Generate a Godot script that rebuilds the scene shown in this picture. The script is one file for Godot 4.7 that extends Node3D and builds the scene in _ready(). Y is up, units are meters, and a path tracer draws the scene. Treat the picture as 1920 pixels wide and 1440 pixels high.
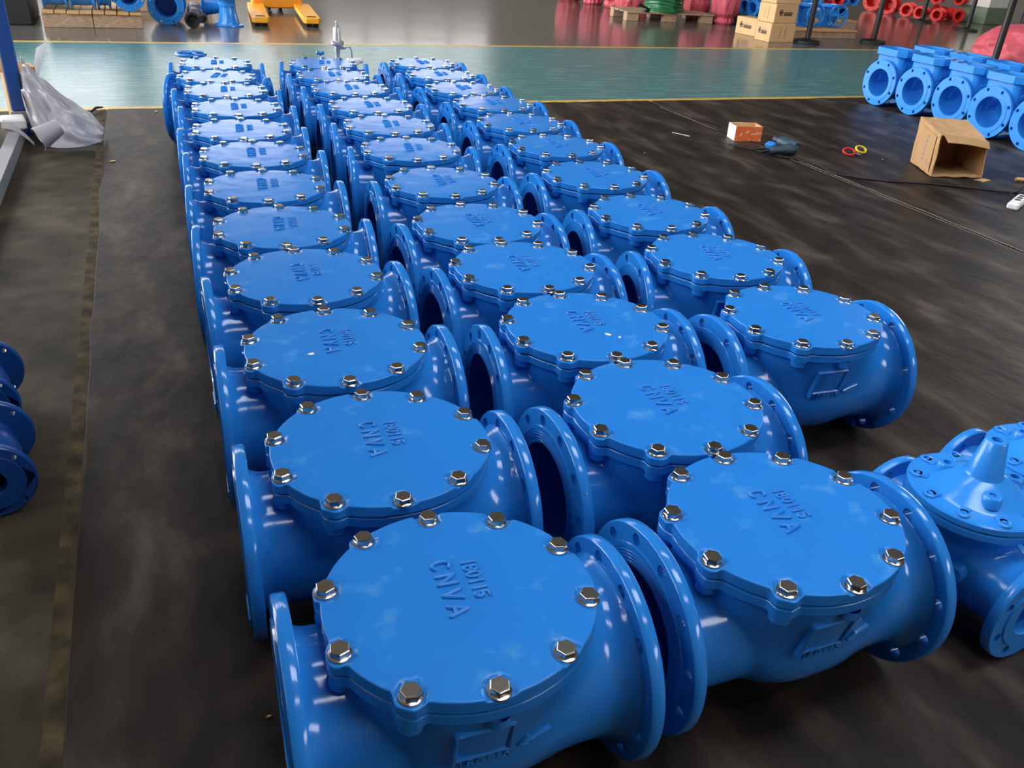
extends Node3D
# A workshop hall: x runs along the painted aisle, -z runs into the hall, y is up, metres.

var MAT := {}
var SH := {}          # shared meshes
var used := {}        # names taken at the top level
var rng := RandomNumberGenerator.new()

# ------------------------------------------------------------------ mesh builder
class MB:
	var v := PackedVector3Array()
	var n := PackedVector3Array()
	var u := PackedVector2Array()
	var ix := PackedInt32Array()

	func tri(a: Vector3, b: Vector3, c: Vector3, na: Vector3, nb: Vector3, nc: Vector3, ua := Vector2.ZERO, ub := Vector2.ZERO, uc := Vector2.ZERO) -> void:
		var k := v.size()
		v.append(a); v.append(b); v.append(c)
		n.append(na); n.append(nb); n.append(nc)
		u.append(ua); u.append(ub); u.append(uc)
		if (c - a).cross(b - a).dot(na + nb + nc) < 0.0:
			ix.append(k); ix.append(k + 2); ix.append(k + 1)
		else:
			ix.append(k); ix.append(k + 1); ix.append(k + 2)

	func quad(a: Vector3, b: Vector3, c: Vector3, d: Vector3, na: Vector3, nb: Vector3, nc: Vector3, nd: Vector3) -> void:
		tri(a, b, c, na, nb, nc)
		tri(a, c, d, na, nc, nd)

	func flat(a: Vector3, b: Vector3, c: Vector3, d: Vector3, nn: Vector3) -> void:
		quad(a, b, c, d, nn, nn, nn, nn)

	func flat_uv(a: Vector3, b: Vector3, c: Vector3, d: Vector3, nn: Vector3) -> void:
		tri(a, b, c, nn, nn, nn, Vector2(0, 1), Vector2(1, 1), Vector2(1, 0))
		tri(a, c, d, nn, nn, nn, Vector2(0, 1), Vector2(1, 0), Vector2(0, 0))

	func box(xf: Transform3D, sz: Vector3, b := 0.003) -> void:
		var h := sz * 0.5
		b = minf(b, minf(h.x, minf(h.y, h.z)) * 0.9)
		var B := xf.basis.orthonormalized()
		var s := [-1.0, 1.0]
		var P := func(ax: int, sx: float, sy: float, sz2: float) -> Vector3:
			var q := Vector3(sx * (h.x - b), sy * (h.y - b), sz2 * (h.z - b))
			q[ax] = [sx, sy, sz2][ax] * h[ax]
			return xf * q
		for ax in 3:
			for sg in s:
				var c := []
				for t in [[-1.0, -1.0], [1.0, -1.0], [1.0, 1.0], [-1.0, 1.0]]:
					var w := [0.0, 0.0, 0.0]
					w[ax] = sg; w[(ax + 1) % 3] = t[0]; w[(ax + 2) % 3] = t[1]
					c.append(P.call(ax, w[0], w[1], w[2]))
				var nn := Vector3.ZERO
				nn[ax] = sg
				flat(c[0], c[1], c[2], c[3], B * nn)
		for ax in 3:
			var a1 := (ax + 1) % 3
			var a2 := (ax + 2) % 3
			for s1 in s:
				for s2 in s:
					var w := [0.0, 0.0, 0.0]
					w[a1] = s1; w[a2] = s2
					var lo: Array = w.duplicate(); lo[ax] = -1.0
					var hi: Array = w.duplicate(); hi[ax] = 1.0
					var nn := B * Vector3(w[0], w[1], w[2]).normalized()
					flat(P.call(a1, lo[0], lo[1], lo[2]), P.call(a1, hi[0], hi[1], hi[2]), P.call(a2, hi[0], hi[1], hi[2]), P.call(a2, lo[0], lo[1], lo[2]), nn)
		for sx in s:
			for sy in s:
				for sz3 in s:
					var nn := B * Vector3(sx, sy, sz3).normalized()
					tri(P.call(0, sx, sy, sz3), P.call(1, sx, sy, sz3), P.call(2, sx, sy, sz3), nn, nn, nn)

	# profile points are (radius, height); the axis is y of xf
	func lathe(xf: Transform3D, prof: Array, seg := 48, crease := 32.0, a0 := 0.0, a1 := TAU) -> void:
		var m := prof.size()
		var sn := []
		for i in m - 1:
			var d: Vector2 = prof[i + 1] - prof[i]
			sn.append(Vector2(d.y, -d.x).normalized())
		var cc := cos(deg_to_rad(crease))
		var B := xf.basis.orthonormalized()
		for i in m - 1:
			if (prof[i + 1] - prof[i]).length() < 1e-7:
				continue
			var n0: Vector2 = sn[i]
			var n1: Vector2 = sn[i]
			if i > 0 and sn[i - 1].dot(sn[i]) > cc:
				n0 = (sn[i - 1] + sn[i]).normalized()
			if i < m - 2 and sn[i + 1].dot(sn[i]) > cc:
				n1 = (sn[i + 1] + sn[i]).normalized()
			var p0: Vector2 = prof[i]
			var p1: Vector2 = prof[i + 1]
			for k in seg:
				var t0 := a0 + (a1 - a0) * k / seg
				var t1 := a0 + (a1 - a0) * (k + 1) / seg
				var c0 := Vector3(cos(t0), 0, sin(t0))
				var c1 := Vector3(cos(t1), 0, sin(t1))
				var A := xf * (c0 * p0.x + Vector3(0, p0.y, 0))
				var Bq := xf * (c1 * p0.x + Vector3(0, p0.y, 0))
				var C := xf * (c1 * p1.x + Vector3(0, p1.y, 0))
				var D := xf * (c0 * p1.x + Vector3(0, p1.y, 0))
				var nA := B * (c0 * n0.x + Vector3(0, n0.y, 0))
				var nB := B * (c1 * n0.x + Vector3(0, n0.y, 0))
				var nC := B * (c1 * n1.x + Vector3(0, n1.y, 0))
				var nD := B * (c0 * n1.x + Vector3(0, n1.y, 0))
				if p0.x > 1e-6:
					tri(A, Bq, C, nA, nB, nC)
				if p1.x > 1e-6:
					tri(A, C, D, nA, nC, nD)

	func tube(pts: Array, rad, seg := 10, caps := true) -> void:
		var m := pts.size()
		var up := Vector3.UP
		var rings := []
		var dirs := []
		for i in m:
			var d: Vector3
			if i == 0: d = pts[1] - pts[0]
			elif i == m - 1: d = pts[m - 1] - pts[m - 2]
			else: d = pts[i + 1] - pts[i - 1]
			d = d.normalized()
			dirs.append(d)
			if i == 0 and absf(d.dot(up)) > 0.95: up = Vector3.RIGHT
			var sx := up.cross(d).normalized()
			up = d.cross(sx).normalized()
			var r: float = rad[i] if rad is Array else rad
			var ring := []
			for k in seg + 1:
				var a := TAU * k / seg
				ring.append([pts[i] + (sx * cos(a) + up * sin(a)) * r, sx * cos(a) + up * sin(a)])
			rings.append(ring)
		for i in m - 1:
			for k in seg:
				quad(rings[i][k][0], rings[i][k + 1][0], rings[i + 1][k + 1][0], rings[i + 1][k][0], rings[i][k][1], rings[i][k + 1][1], rings[i + 1][k + 1][1], rings[i + 1][k][1])
		if caps:
			for k in seg:
				tri(pts[0], rings[0][k][0], rings[0][k + 1][0], -dirs[0], -dirs[0], -dirs[0])
				tri(pts[m - 1], rings[m - 1][k][0], rings[m - 1][k + 1][0], dirs[m - 1], dirs[m - 1], dirs[m - 1])

	# polygon in (x, z), extruded in y, with bevelled rims and sides that are smooth below the crease
	func prism(xf: Transform3D, poly: PackedVector2Array, y0: float, y1: float, bev := 0.0, crease := 40.0, top := true, bottom := true) -> void:
		if Geometry2D.is_polygon_clockwise(poly):
			poly = poly.duplicate()
			poly.reverse()
		var m := poly.size()
		var en := []
		for i in m:
			var d := poly[(i + 1) % m] - poly[i]
			en.append(Vector2(d.y, -d.x).normalized())
		var cc := cos(deg_to_rad(crease))
		var vn := []
		var ins := PackedVector2Array()
		for i in m:
			var a: Vector2 = en[(i + m - 1) % m]
			var b: Vector2 = en[i]
			var mid := (a + b).normalized()
			vn.append([a, b, mid, a.dot(b) > cc])
			ins.append(poly[i] - mid * bev / maxf(0.35, mid.dot(b)))
		var B := xf.basis.orthonormalized()
		var f := func(p: Vector2, y: float) -> Vector3: return xf * Vector3(p.x, y, p.y)
		var g := func(p: Vector2, y: float) -> Vector3: return B * Vector3(p.x, y, p.y).normalized()
		for i in m:
			var j := (i + 1) % m
			var n0: Vector2 = vn[i][2] if vn[i][3] else en[i]
			var n1: Vector2 = vn[j][2] if vn[j][3] else en[i]
			quad(f.call(poly[i], y0 + bev), f.call(poly[j], y0 + bev), f.call(poly[j], y1 - bev), f.call(poly[i], y1 - bev), g.call(n0, 0.0), g.call(n1, 0.0), g.call(n1, 0.0), g.call(n0, 0.0))
			if bev > 0.0:
				quad(f.call(poly[i], y1 - bev), f.call(poly[j], y1 - bev), f.call(ins[j], y1), f.call(ins[i], y1), g.call(n0, 0.5), g.call(n1, 0.5), g.call(n1, 1.5), g.call(n0, 1.5))
				quad(f.call(poly[i], y0 + bev), f.call(poly[j], y0 + bev), f.call(ins[j], y0), f.call(ins[i], y0), g.call(n0, -0.5), g.call(n1, -0.5), g.call(n1, -1.5), g.call(n0, -1.5))
		var t := Geometry2D.triangulate_polygon(ins)
		var U := B * Vector3.UP
		for k in range(0, t.size(), 3):
			if top: tri(f.call(ins[t[k]], y1), f.call(ins[t[k + 1]], y1), f.call(ins[t[k + 2]], y1), U, U, U)
			if bottom: tri(f.call(ins[t[k]], y0), f.call(ins[t[k + 1]], y0), f.call(ins[t[k + 2]], y0), -U, -U, -U)

	# a drilled flange: axis y of xf, back face at 0, front face at t, raised ring on the front
	func flange(xf: Transform3D, ro: float, ri: float, t: float, nh: int, pcd: float, hr: float, raised: float, rh := 0.003, grooves := 0, back_ri := -1.0) -> void:
		var b := 0.0025
		if back_ri < 0.0: back_ri = ri
		lathe(xf, [Vector2(ro - b, 0), Vector2(ro, b), Vector2(ro, t - b), Vector2(ro - b, t)], 72, 50.0)
		var pr := [Vector2(raised, t), Vector2(raised - 0.0012, t + rh)]
		for g in grooves:
			var r := raised - 0.009 - g * 0.0055
			pr += [Vector2(r, t + rh), Vector2(r - 0.001, t + rh - 0.0016), Vector2(r - 0.0024, t + rh - 0.0016), Vector2(r - 0.0034, t + rh)]
		pr += [Vector2(ri + 0.002, t + rh), Vector2(ri, t + rh - 0.002), Vector2(ri, 0.0)]
		lathe(xf, pr, 72, 25.0)
		for side in 2:
			var y := t if side == 1 else 0.0
			var r0 := raised if side == 1 else back_ri
			var r1 := ro - b
			var nn := xf.basis.orthonormalized() * (Vector3.UP if side == 1 else Vector3.DOWN)
			for k in nh:
				var ph := TAU * (k + 0.5) / nh
				var half := PI / nh
				var c := Vector2(cos(ph), sin(ph)) * pcd
				var al := []
				for q in 14: al.append(TAU * q / 14)
				for rr in [r0, r1]:
					for sg in [-1.0, 1.0]:
						var w: Vector2 = Vector2(cos(ph + sg * half), sin(ph + sg * half)) * rr - c
						al.append(fposmod(w.angle(), TAU))
				al.sort()
				var pts := []
				for a in al:
					var d := Vector2(cos(a), sin(a))
					var tb := 1e9
					for sg in [-1.0, 1.0]:
						var nl: Vector2 = Vector2(-sin(ph + sg * half), cos(ph + sg * half)) * sg
						var dn: float = d.dot(nl)
						if dn > 1e-6: tb = minf(tb, -c.dot(nl) / dn)
					var bq := c.dot(d)
					tb = minf(tb, -bq + sqrt(maxf(0.0, bq * bq - c.length_squared() + r1 * r1)))
					var disc := bq * bq - c.length_squared() + r0 * r0
					if disc > 0.0 and bq < 0.0: tb = minf(tb, -bq - sqrt(disc))
					pts.append([c + d * hr, c + d * tb])
				for i in pts.size():
					var j := (i + 1) % pts.size()
					var A: Vector2 = pts[i][0]; var Bq: Vector2 = pts[j][0]; var C: Vector2 = pts[j][1]; var D: Vector2 = pts[i][1]
					flat(xf * Vector3(A.x, y, A.y), xf * Vector3(Bq.x, y, Bq.y), xf * Vector3(C.x, y, C.y), xf * Vector3(D.x, y, D.y), nn)
				if side == 1:
					var hx := xf * Transform3D(Basis(), Vector3(c.x, 0, c.y))
					lathe(hx, [Vector2(hr, t), Vector2(hr, 0)], 14, 50.0)

	# grid surface of given thickness; fn(u, v) -> Vector3
	func sheet(fn: Callable, nu: int, nv: int, thick: float, up_hint := Vector3.UP) -> void:
		var P := []
		for i in nu + 1:
			var row := []
			for j in nv + 1: row.append(fn.call(float(i) / nu, float(j) / nv))
			P.append(row)
		var N := []
		for i in nu + 1:
			var row := []
			for j in nv + 1:
				var du: Vector3 = P[mini(i + 1, nu)][j] - P[maxi(i - 1, 0)][j]
				var dv: Vector3 = P[i][mini(j + 1, nv)] - P[i][maxi(j - 1, 0)]
				row.append(du.cross(dv).normalized())
			N.append(row)
		var acc := Vector3.ZERO
		for row in N:
			for q in row: acc += q
		var sg := 1.0 if acc.dot(up_hint) >= 0.0 else -1.0
		for i in nu:
			for j in nv:
				var a: Vector3 = P[i][j]; var b: Vector3 = P[i + 1][j]; var c: Vector3 = P[i + 1][j + 1]; var d: Vector3 = P[i][j + 1]
				var na: Vector3 = N[i][j] * sg; var nb: Vector3 = N[i + 1][j] * sg; var nc: Vector3 = N[i + 1][j + 1] * sg; var nd: Vector3 = N[i][j + 1] * sg
				quad(a, b, c, d, na, nb, nc, nd)
				if thick > 0.0:
					quad(a - na * thick, b - nb * thick, c - nc * thick, d - nd * thick, -na, -nb, -nc, -nd)
		if thick > 0.0:
			for i in nu:
				for j in [0, nv]:
					var a: Vector3 = P[i][j]; var b: Vector3 = P[i + 1][j]
					var o: Vector3 = (a - P[i][1 if j == 0 else nv - 1]).normalized()
					flat(a, b, b - N[i + 1][j] * sg * thick, a - N[i][j] * sg * thick, o)
			for j in nv:
				for i in [0, nu]:
					var a: Vector3 = P[i][j]; var b: Vector3 = P[i][j + 1]
					var o: Vector3 = (a - P[1 if i == 0 else nu - 1][j]).normalized()
					flat(a, b, b - N[i][j + 1] * sg * thick, a - N[i][j] * sg * thick, o)

	# closed round form: fn(angle 0..1, height 0..1) -> Vector3
	func round_form(fn: Callable, nu: int, nv: int, center: Vector3) -> void:
		var P := []
		for i in nu:
			var row := []
			for j in nv + 1: row.append(fn.call(float(i) / nu, float(j) / nv))
			P.append(row)
		var N := []
		for i in nu:
			var row := []
			for j in nv + 1:
				var du: Vector3 = P[(i + 1) % nu][j] - P[(i + nu - 1) % nu][j]
				var dv: Vector3 = P[i][mini(j + 1, nv)] - P[i][maxi(j - 1, 0)]
				var q := dv.cross(du).normalized()
				if q.length() < 0.5: q = Vector3.UP
				if q.dot(P[i][j] - Vector3(center.x, minf(center.y, P[i][j].y), center.z)) < 0.0: q = -q
				row.append(q)
			N.append(row)
		for i in nu:
			var k := (i + 1) % nu
			for j in nv:
				quad(P[i][j], P[k][j], P[k][j + 1], P[i][j + 1], N[i][j], N[k][j], N[k][j + 1], N[i][j + 1])

	# surface nets of a signed distance
	func sdf(f: Callable, lo: Vector3, hi: Vector3, cell: float) -> void:
		var nx := int(ceil((hi.x - lo.x) / cell)) + 1
		var ny := int(ceil((hi.y - lo.y) / cell)) + 1
		var nz := int(ceil((hi.z - lo.z) / cell)) + 1
		var g := PackedFloat32Array()
		g.resize(nx * ny * nz)
		var k := 0
		for i in nx:
			for j in ny:
				for l in nz:
					g[k] = f.call(Vector3(lo.x + i * cell, lo.y + j * cell, lo.z + l * cell))
					k += 1
		var sx := ny * nz
		var sy := nz
		var ids := {}
		var e := cell * 0.35
		var off := [0, sx, sy, sx + sy, 1, sx + 1, sy + 1, sx + sy + 1]
		var cor := [Vector3(0, 0, 0), Vector3(1, 0, 0), Vector3(0, 1, 0), Vector3(1, 1, 0), Vector3(0, 0, 1), Vector3(1, 0, 1), Vector3(0, 1, 1), Vector3(1, 1, 1)]
		var edges := [[0, 1], [2, 3], [4, 5], [6, 7], [0, 2], [1, 3], [4, 6], [5, 7], [0, 4], [1, 5], [2, 6], [3, 7]]
		for i in nx - 1:
			for j in ny - 1:
				for l in nz - 1:
					var at := i * sx + j * sy + l
					var neg := 0
					for o in off:
						if g[at + o] < 0.0: neg += 1
					if neg == 0 or neg == 8: continue
					var s := Vector3.ZERO
					var c := 0
					for ed in edges:
						var a: float = g[at + off[ed[0]]]
						var b: float = g[at + off[ed[1]]]
						if (a < 0.0) != (b < 0.0):
							s += (cor[ed[0]] as Vector3).lerp(cor[ed[1]], a / (a - b))
							c += 1
					var p := lo + (Vector3(i, j, l) + s / c) * cell
					var d0: float = f.call(p)
					var nn := Vector3(f.call(p + Vector3(e, 0, 0)) - f.call(p - Vector3(e, 0, 0)), f.call(p + Vector3(0, e, 0)) - f.call(p - Vector3(0, e, 0)), f.call(p + Vector3(0, 0, e)) - f.call(p - Vector3(0, 0, e)))
					nn = nn.normalized()
					p -= nn * clampf(d0, -cell * 0.4, cell * 0.4)
					ids[at] = v.size()
					v.append(p); n.append(nn); u.append(Vector2.ZERO)
		var face := func(a: int, b: int, c: int, d: int) -> void:
			for t in [[a, b, c], [a, c, d]]:
				var q: Vector3 = (v[t[2]] - v[t[0]]).cross(v[t[1]] - v[t[0]])
				if q.dot(n[t[0]] + n[t[1]] + n[t[2]]) < 0.0:
					ix.append(t[0]); ix.append(t[2]); ix.append(t[1])
				else:
					ix.append(t[0]); ix.append(t[1]); ix.append(t[2])
		for at in ids:
			var i: int = at / sx
			var j: int = (at % sx) / sy
			var l: int = at % sy
			var a0: bool = g[at] < 0.0
			if j > 0 and l > 0 and a0 != (g[at + sx] < 0.0) and ids.has(at - sy) and ids.has(at - 1) and ids.has(at - sy - 1):
				face.call(ids[at], ids[at - sy], ids[at - sy - 1], ids[at - 1])
			if i > 0 and l > 0 and a0 != (g[at + sy] < 0.0) and ids.has(at - sx) and ids.has(at - 1) and ids.has(at - sx - 1):
				face.call(ids[at], ids[at - sx], ids[at - sx - 1], ids[at - 1])
			if i > 0 and j > 0 and a0 != (g[at + 1] < 0.0) and ids.has(at - sx) and ids.has(at - sy) and ids.has(at - sx - sy):
				face.call(ids[at], ids[at - sx], ids[at - sx - sy], ids[at - sy])

	func mesh(m: Material) -> ArrayMesh:
		var a := []
		a.resize(Mesh.ARRAY_MAX)
		a[Mesh.ARRAY_VERTEX] = v
		a[Mesh.ARRAY_NORMAL] = n
		a[Mesh.ARRAY_TEX_UV] = u
		a[Mesh.ARRAY_INDEX] = ix
		var r := ArrayMesh.new()
		r.add_surface_from_arrays(Mesh.PRIMITIVE_TRIANGLES, a)
		r.surface_set_material(0, m)
		return r

# ------------------------------------------------------------------ node helpers
func numbered(called: String) -> String:
	if not used.has(called):
		used[called] = 0
		return called
	used[called] += 1
	return "%s_%03d" % [called, used[called]]

func tag(o: Node, label: String, category: String, group := "", kind := "") -> Node:
	if label: o.set_meta("label", label)
	if category: o.set_meta("category", category)
	if group: o.set_meta("group", group)
	if kind: o.set_meta("kind", kind)
	return o

func thing(called: String, label: String, category: String, at := Vector3.ZERO, turn := 0.0, group := "") -> Node3D:
	var o := Node3D.new()
	o.name = numbered(called)
	add_child(o)
	o.position = at
	o.rotation_degrees.y = turn
	tag(o, label, category, group)
	return o

func put(called: String, mesh: Mesh, parent: Node3D, xf := Transform3D(), label := "") -> MeshInstance3D:
	var o := MeshInstance3D.new()
	o.name = called
	o.mesh = mesh
	o.transform = xf
	parent.add_child(o, true)
	if label: o.set_meta("label", label)
	return o

func whole(called: String, mesh: Mesh, label: String, category: String, xf := Transform3D(), group := "") -> MeshInstance3D:
	var o := MeshInstance3D.new()
	o.name = numbered(called)
	o.mesh = mesh
	o.transform = xf
	add_child(o)
	tag(o, label, category, group)
	return o

func struct(called: String, mesh: Mesh, label: String, category: String) -> MeshInstance3D:
	var o := MeshInstance3D.new()
	o.name = called
	o.mesh = mesh
	add_child(o, true)
	tag(o, label, category, "", "structure")
	return o

func copy(o: Node3D, label: String, at: Vector3, turn: float, base_name: String) -> Node3D:
	var c: Node3D = o.duplicate()
	c.name = numbered(base_name)
	add_child(c)
	c.position = at
	c.rotation_degrees.y = turn
	if label: c.set_meta("label", label)
	return c

func T(x: float, y: float, z: float) -> Transform3D:
	return Transform3D(Basis(), Vector3(x, y, z))

func R(x: float, y: float, z: float, ex := 0.0, ey := 0.0, ez := 0.0) -> Transform3D:
	return Transform3D(Basis.from_euler(Vector3(deg_to_rad(ex), deg_to_rad(ey), deg_to_rad(ez))), Vector3(x, y, z))

# a frame whose y axis points along d
func along(at: Vector3, d: Vector3) -> Transform3D:
	var y := d.normalized()
	var x := y.cross(Vector3.UP)
	if x.length() < 0.01: x = Vector3.RIGHT
	x = x.normalized()
	return Transform3D(Basis(x, y, x.cross(y)), at)

func boxm(m: Material, sz: Vector3, b := 0.003, xf := Transform3D()) -> ArrayMesh:
	var k := MB.new()
	k.box(xf, sz, b)
	return k.mesh(m)

func bez(pts: Array, nper := 8) -> Array:      # Catmull-Rom through the points
	var out := []
	for i in pts.size() - 1:
		var p0: Vector3 = pts[maxi(i - 1, 0)]; var p1: Vector3 = pts[i]; var p2: Vector3 = pts[i + 1]; var p3: Vector3 = pts[mini(i + 2, pts.size() - 1)]
		for k in nper:
			out.append(p1.cubic_interpolate(p2, p0, p3, float(k) / nper))
	out.append(pts[-1])
	return out

# ------------------------------------------------------------------ materials
func noise_tex(freq: float, ramp: Array, seed_ := 1, octaves := 5, normal := false, bump := 4.0, size := 512) -> NoiseTexture2D:
	var f := FastNoiseLite.new()
	f.seed = seed_
	f.noise_type = FastNoiseLite.TYPE_SIMPLEX_SMOOTH
	f.frequency = freq
	f.fractal_octaves = octaves
	var t := NoiseTexture2D.new()
	t.width = size
	t.height = size
	t.seamless = true
	t.noise = f
	t.as_normal_map = normal
	t.bump_strength = bump
	if ramp.size() > 0:
		var g := Gradient.new()
		g.offsets = PackedFloat32Array(ramp.map(func(q): return q[0]))
		g.colors = PackedColorArray(ramp.map(func(q): return q[1]))
		t.color_ramp = g
	return t

func mat(c: Color, rough := 0.5, metal := 0.0) -> StandardMaterial3D:
	var m := StandardMaterial3D.new()
	m.albedo_color = c
	m.roughness = rough
	m.metallic = metal
	return m

func tri_map(m: StandardMaterial3D, scale_: float, world := false) -> StandardMaterial3D:
	m.uv1_triplanar = true
	m.uv1_world_triplanar = world
	m.uv1_scale = Vector3.ONE * scale_
	return m

func with_normal(m: StandardMaterial3D, tex: Texture2D, amount: float) -> StandardMaterial3D:
	m.normal_enabled = true
	m.normal_texture = tex
	m.normal_scale = amount
	return m

func gray(a: float) -> Color: return Color(a, a, a)

func make_materials() -> void:
	var peel := noise_tex(0.012, [], 5, 2, true, 3.0)
	var blue := mat(Color8(38, 125, 206), 0.13)
	blue.metallic_specular = 0.5
	tri_map(blue, 3.5); with_normal(blue, peel, 0.22)
	MAT.blue = blue
	var bc: StandardMaterial3D = blue.duplicate()
	bc.roughness = 0.22
	bc.metallic_specular = 0.4
	bc.albedo_color = Color.WHITE
	bc.albedo_texture = noise_tex(0.007, [[0.0, Color8(38, 125, 206)], [0.70, Color8(38, 125, 206)], [0.78, Color8(50, 132, 208)], [1.0, Color8(88, 150, 212)]], 6, 6, false, 4.0, 1024)
	bc.uv1_scale = Vector3.ONE * 1.3
	bc.uv1_world_triplanar = true
	MAT.blue_cover = bc
	var blue2 := mat(Color8(46, 140, 224), 0.2)
	tri_map(blue2, 3.5); with_normal(blue2, peel, 0.28)
	MAT.blue_bright = blue2
	MAT.red = tri_map(mat(Color8(214, 40, 34), 0.35), 3.5)
	MAT.steel = mat(Color8(208, 200, 190), 0.2, 1.0)
	MAT.cast = tri_map(mat(Color8(150, 148, 146), 0.42, 0.85), 6.0)
	MAT.black = mat(Color8(24, 24, 25), 0.45)
	MAT.rubber = mat(Color8(16, 16, 17), 0.6)
	MAT.dark = mat(Color8(40, 38, 37), 0.55)
	MAT.white = mat(Color8(232, 230, 226), 0.5)
	MAT.orange = mat(Color8(240, 150, 30), 0.4)
	MAT.yellowtop = mat(Color8(244, 170, 40), 0.4)
	var card := mat(Color.WHITE, 0.8)
	card.albedo_texture = noise_tex(0.01, [[0.0, Color8(176, 134, 88)], [0.5, Color8(192, 150, 102)], [1.0, Color8(205, 165, 118)]], 11, 5)
	tri_map(card, 2.0)
	MAT.card = card
	var card2 := mat(Color.WHITE, 0.75)
	card2.albedo_texture = noise_tex(0.008, [[0.0, Color8(206, 162, 112)], [1.0, Color8(222, 182, 132)]], 12, 3)
	tri_map(card2, 2.0)
	MAT.carton = card2
	var wood := mat(Color.WHITE, 0.75)
	wood.albedo_texture = noise_tex(0.02, [[0.0, Color8(140, 112, 88)], [0.5, Color8(176, 146, 116)], [1.0, Color8(200, 172, 138)]], 21, 5)
	wood.uv1_triplanar = true
	wood.uv1_scale = Vector3(1.2, 9.0, 9.0)
	MAT.wood = wood
	var wood2 := mat(Color.WHITE, 0.8)
	wood2.albedo_texture = noise_tex(0.02, [[0.0, Color8(196, 146, 92)], [1.0, Color8(226, 182, 124)]], 22, 5)
	tri_map(wood2, 5.0)
	MAT.wood_end = wood2
	var pink := mat(Color8(198, 84, 96), 0.6)
	tri_map(pink, 3.0); with_normal(pink, noise_tex(0.02, [], 31, 4, true, 6.0), 0.5)
	MAT.pink = pink
	MAT.green = mat(Color8(22, 98, 54), 0.3)
	var tarp := mat(Color8(176, 172, 174), 0.34)
	tarp.metallic_specular = 0.6
	tri_map(tarp, 2.0); with_normal(tarp, noise_tex(0.008, [], 41, 2, true, 6.0), 0.3)
	MAT.tarp = tarp
	# floor
	var conc := mat(Color.WHITE, 0.6)
	conc.metallic_specular = 0.25
	conc.albedo_texture = noise_tex(0.006, [[0.0, Color8(50, 45, 33)], [0.45, Color8(66, 59, 45)], [0.7, Color8(76, 68, 53)], [1.0, Color8(98, 88, 69)]], 51, 6, false, 4.0, 1024)
	tri_map(conc, 0.45, true)
	conc.detail_enabled = true
	conc.detail_blend_mode = BaseMaterial3D.BLEND_MODE_MUL
	conc.detail_uv_layer = BaseMaterial3D.DETAIL_UV_1
	conc.detail_albedo = noise_tex(0.03, [[0.0, gray(0.72)], [0.5, gray(0.95)], [1.0, gray(1.0)]], 52, 5)
	MAT.concrete = conc
	var epoxy := mat(Color.WHITE, 0.16)
	epoxy.metallic_specular = 0.4
	epoxy.albedo_texture = noise_tex(0.004, [[0.0, Color8(84, 80, 75)], [0.5, Color8(95, 91, 85)], [1.0, Color8(106, 101, 94)]], 53, 5, false, 4.0, 1024)
	tri_map(epoxy, 0.3, true)
	with_normal(epoxy, noise_tex(0.006, [], 57, 3, true, 3.0), 0.06)
	MAT.epoxy = epoxy
	var teal := mat(Color.WHITE, 0.27)
	teal.albedo_texture = noise_tex(0.006, [[0.0, Color8(60, 106, 108)], [0.45, Color8(72, 120, 120)], [0.8, Color8(84, 130, 128)], [1.0, Color8(102, 142, 138)]], 54, 6, false, 4.0, 1024)
	teal.uv1_triplanar = true
	teal.uv1_world_triplanar = true
	teal.uv1_scale = Vector3(0.35, 0.35, 1.6)
	with_normal(teal, noise_tex(0.006, [], 58, 3, true, 3.0), 0.08)
	MAT.teal = teal
	var yel := mat(Color.WHITE, 0.35)
	yel.albedo_texture = noise_tex(0.02, [[0.0, Color8(150, 126, 76)], [0.4, Color8(206, 164, 72)], [1.0, Color8(222, 178, 80)]], 55, 5)
	tri_map(yel, 1.5, true)
	MAT.yellow_line = yel
	var mt := mat(Color.WHITE, 0.45)
	mt.metallic_specular = 0.3
	mt.albedo_texture = noise_tex(0.005, [[0.0, Color8(32, 27, 23)], [0.40, Color8(45, 38, 33)], [0.62, Color8(56, 48, 41)], [1.0, Color8(92, 81, 72)]], 56, 6, false, 4.0, 1024)
	mt.uv1_triplanar = true
	mt.uv1_world_triplanar = true
	mt.uv1_scale = Vector3(0.95, 0.5, 0.4)
	mt.detail_enabled = true
	mt.detail_blend_mode = BaseMaterial3D.BLEND_MODE_MUL
	mt.detail_uv_layer = BaseMaterial3D.DETAIL_UV_1
	mt.detail_albedo = noise_tex(0.025, [[0.0, gray(0.7)], [0.5, gray(0.93)], [1.0, gray(1.0)]], 59, 5)
	with_normal(mt, noise_tex(0.03, [], 60, 4, true, 4.0), 0.12)
	MAT.mat_rubber = mt
	MAT.plaster = mat(Color8(206, 204, 198), 0.8)
	MAT.wall_paint = mat(Color8(138, 134, 126), 0.85)
	MAT.green_paint = mat(Color8(104, 118, 96), 0.5)
	var dg := mat(Color(0.5, 0.5, 0.48, 0.76), 0.1)  # mostly opaque grey, added to dim the unseen back windows
	dg.transparency = BaseMaterial3D.TRANSPARENCY_ALPHA
	MAT.dimming_glass = dg
	var cg := mat(Color(0.5, 0.5, 0.5, 0.66), 0.1)  # somewhat less opaque grey, also dims the daylight
	cg.transparency = BaseMaterial3D.TRANSPARENCY_ALPHA
	MAT.weak_dimming_glass = cg
	MAT.pilot = mat(Color8(196, 192, 188), 0.35, 0.6)
	MAT.hole_blue = mat(Color8(14, 50, 120), 0.4)
	MAT.navy = mat(Color8(20, 66, 134), 0.3)  # darker blue than the other valves, used at the left edge
	MAT.rack_blue = mat(Color8(34, 78, 150), 0.4)
	MAT.rack_grey = mat(Color8(150, 148, 146), 0.5)
	MAT.drum_blue = mat(Color8(20, 60, 190), 0.4)
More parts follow.
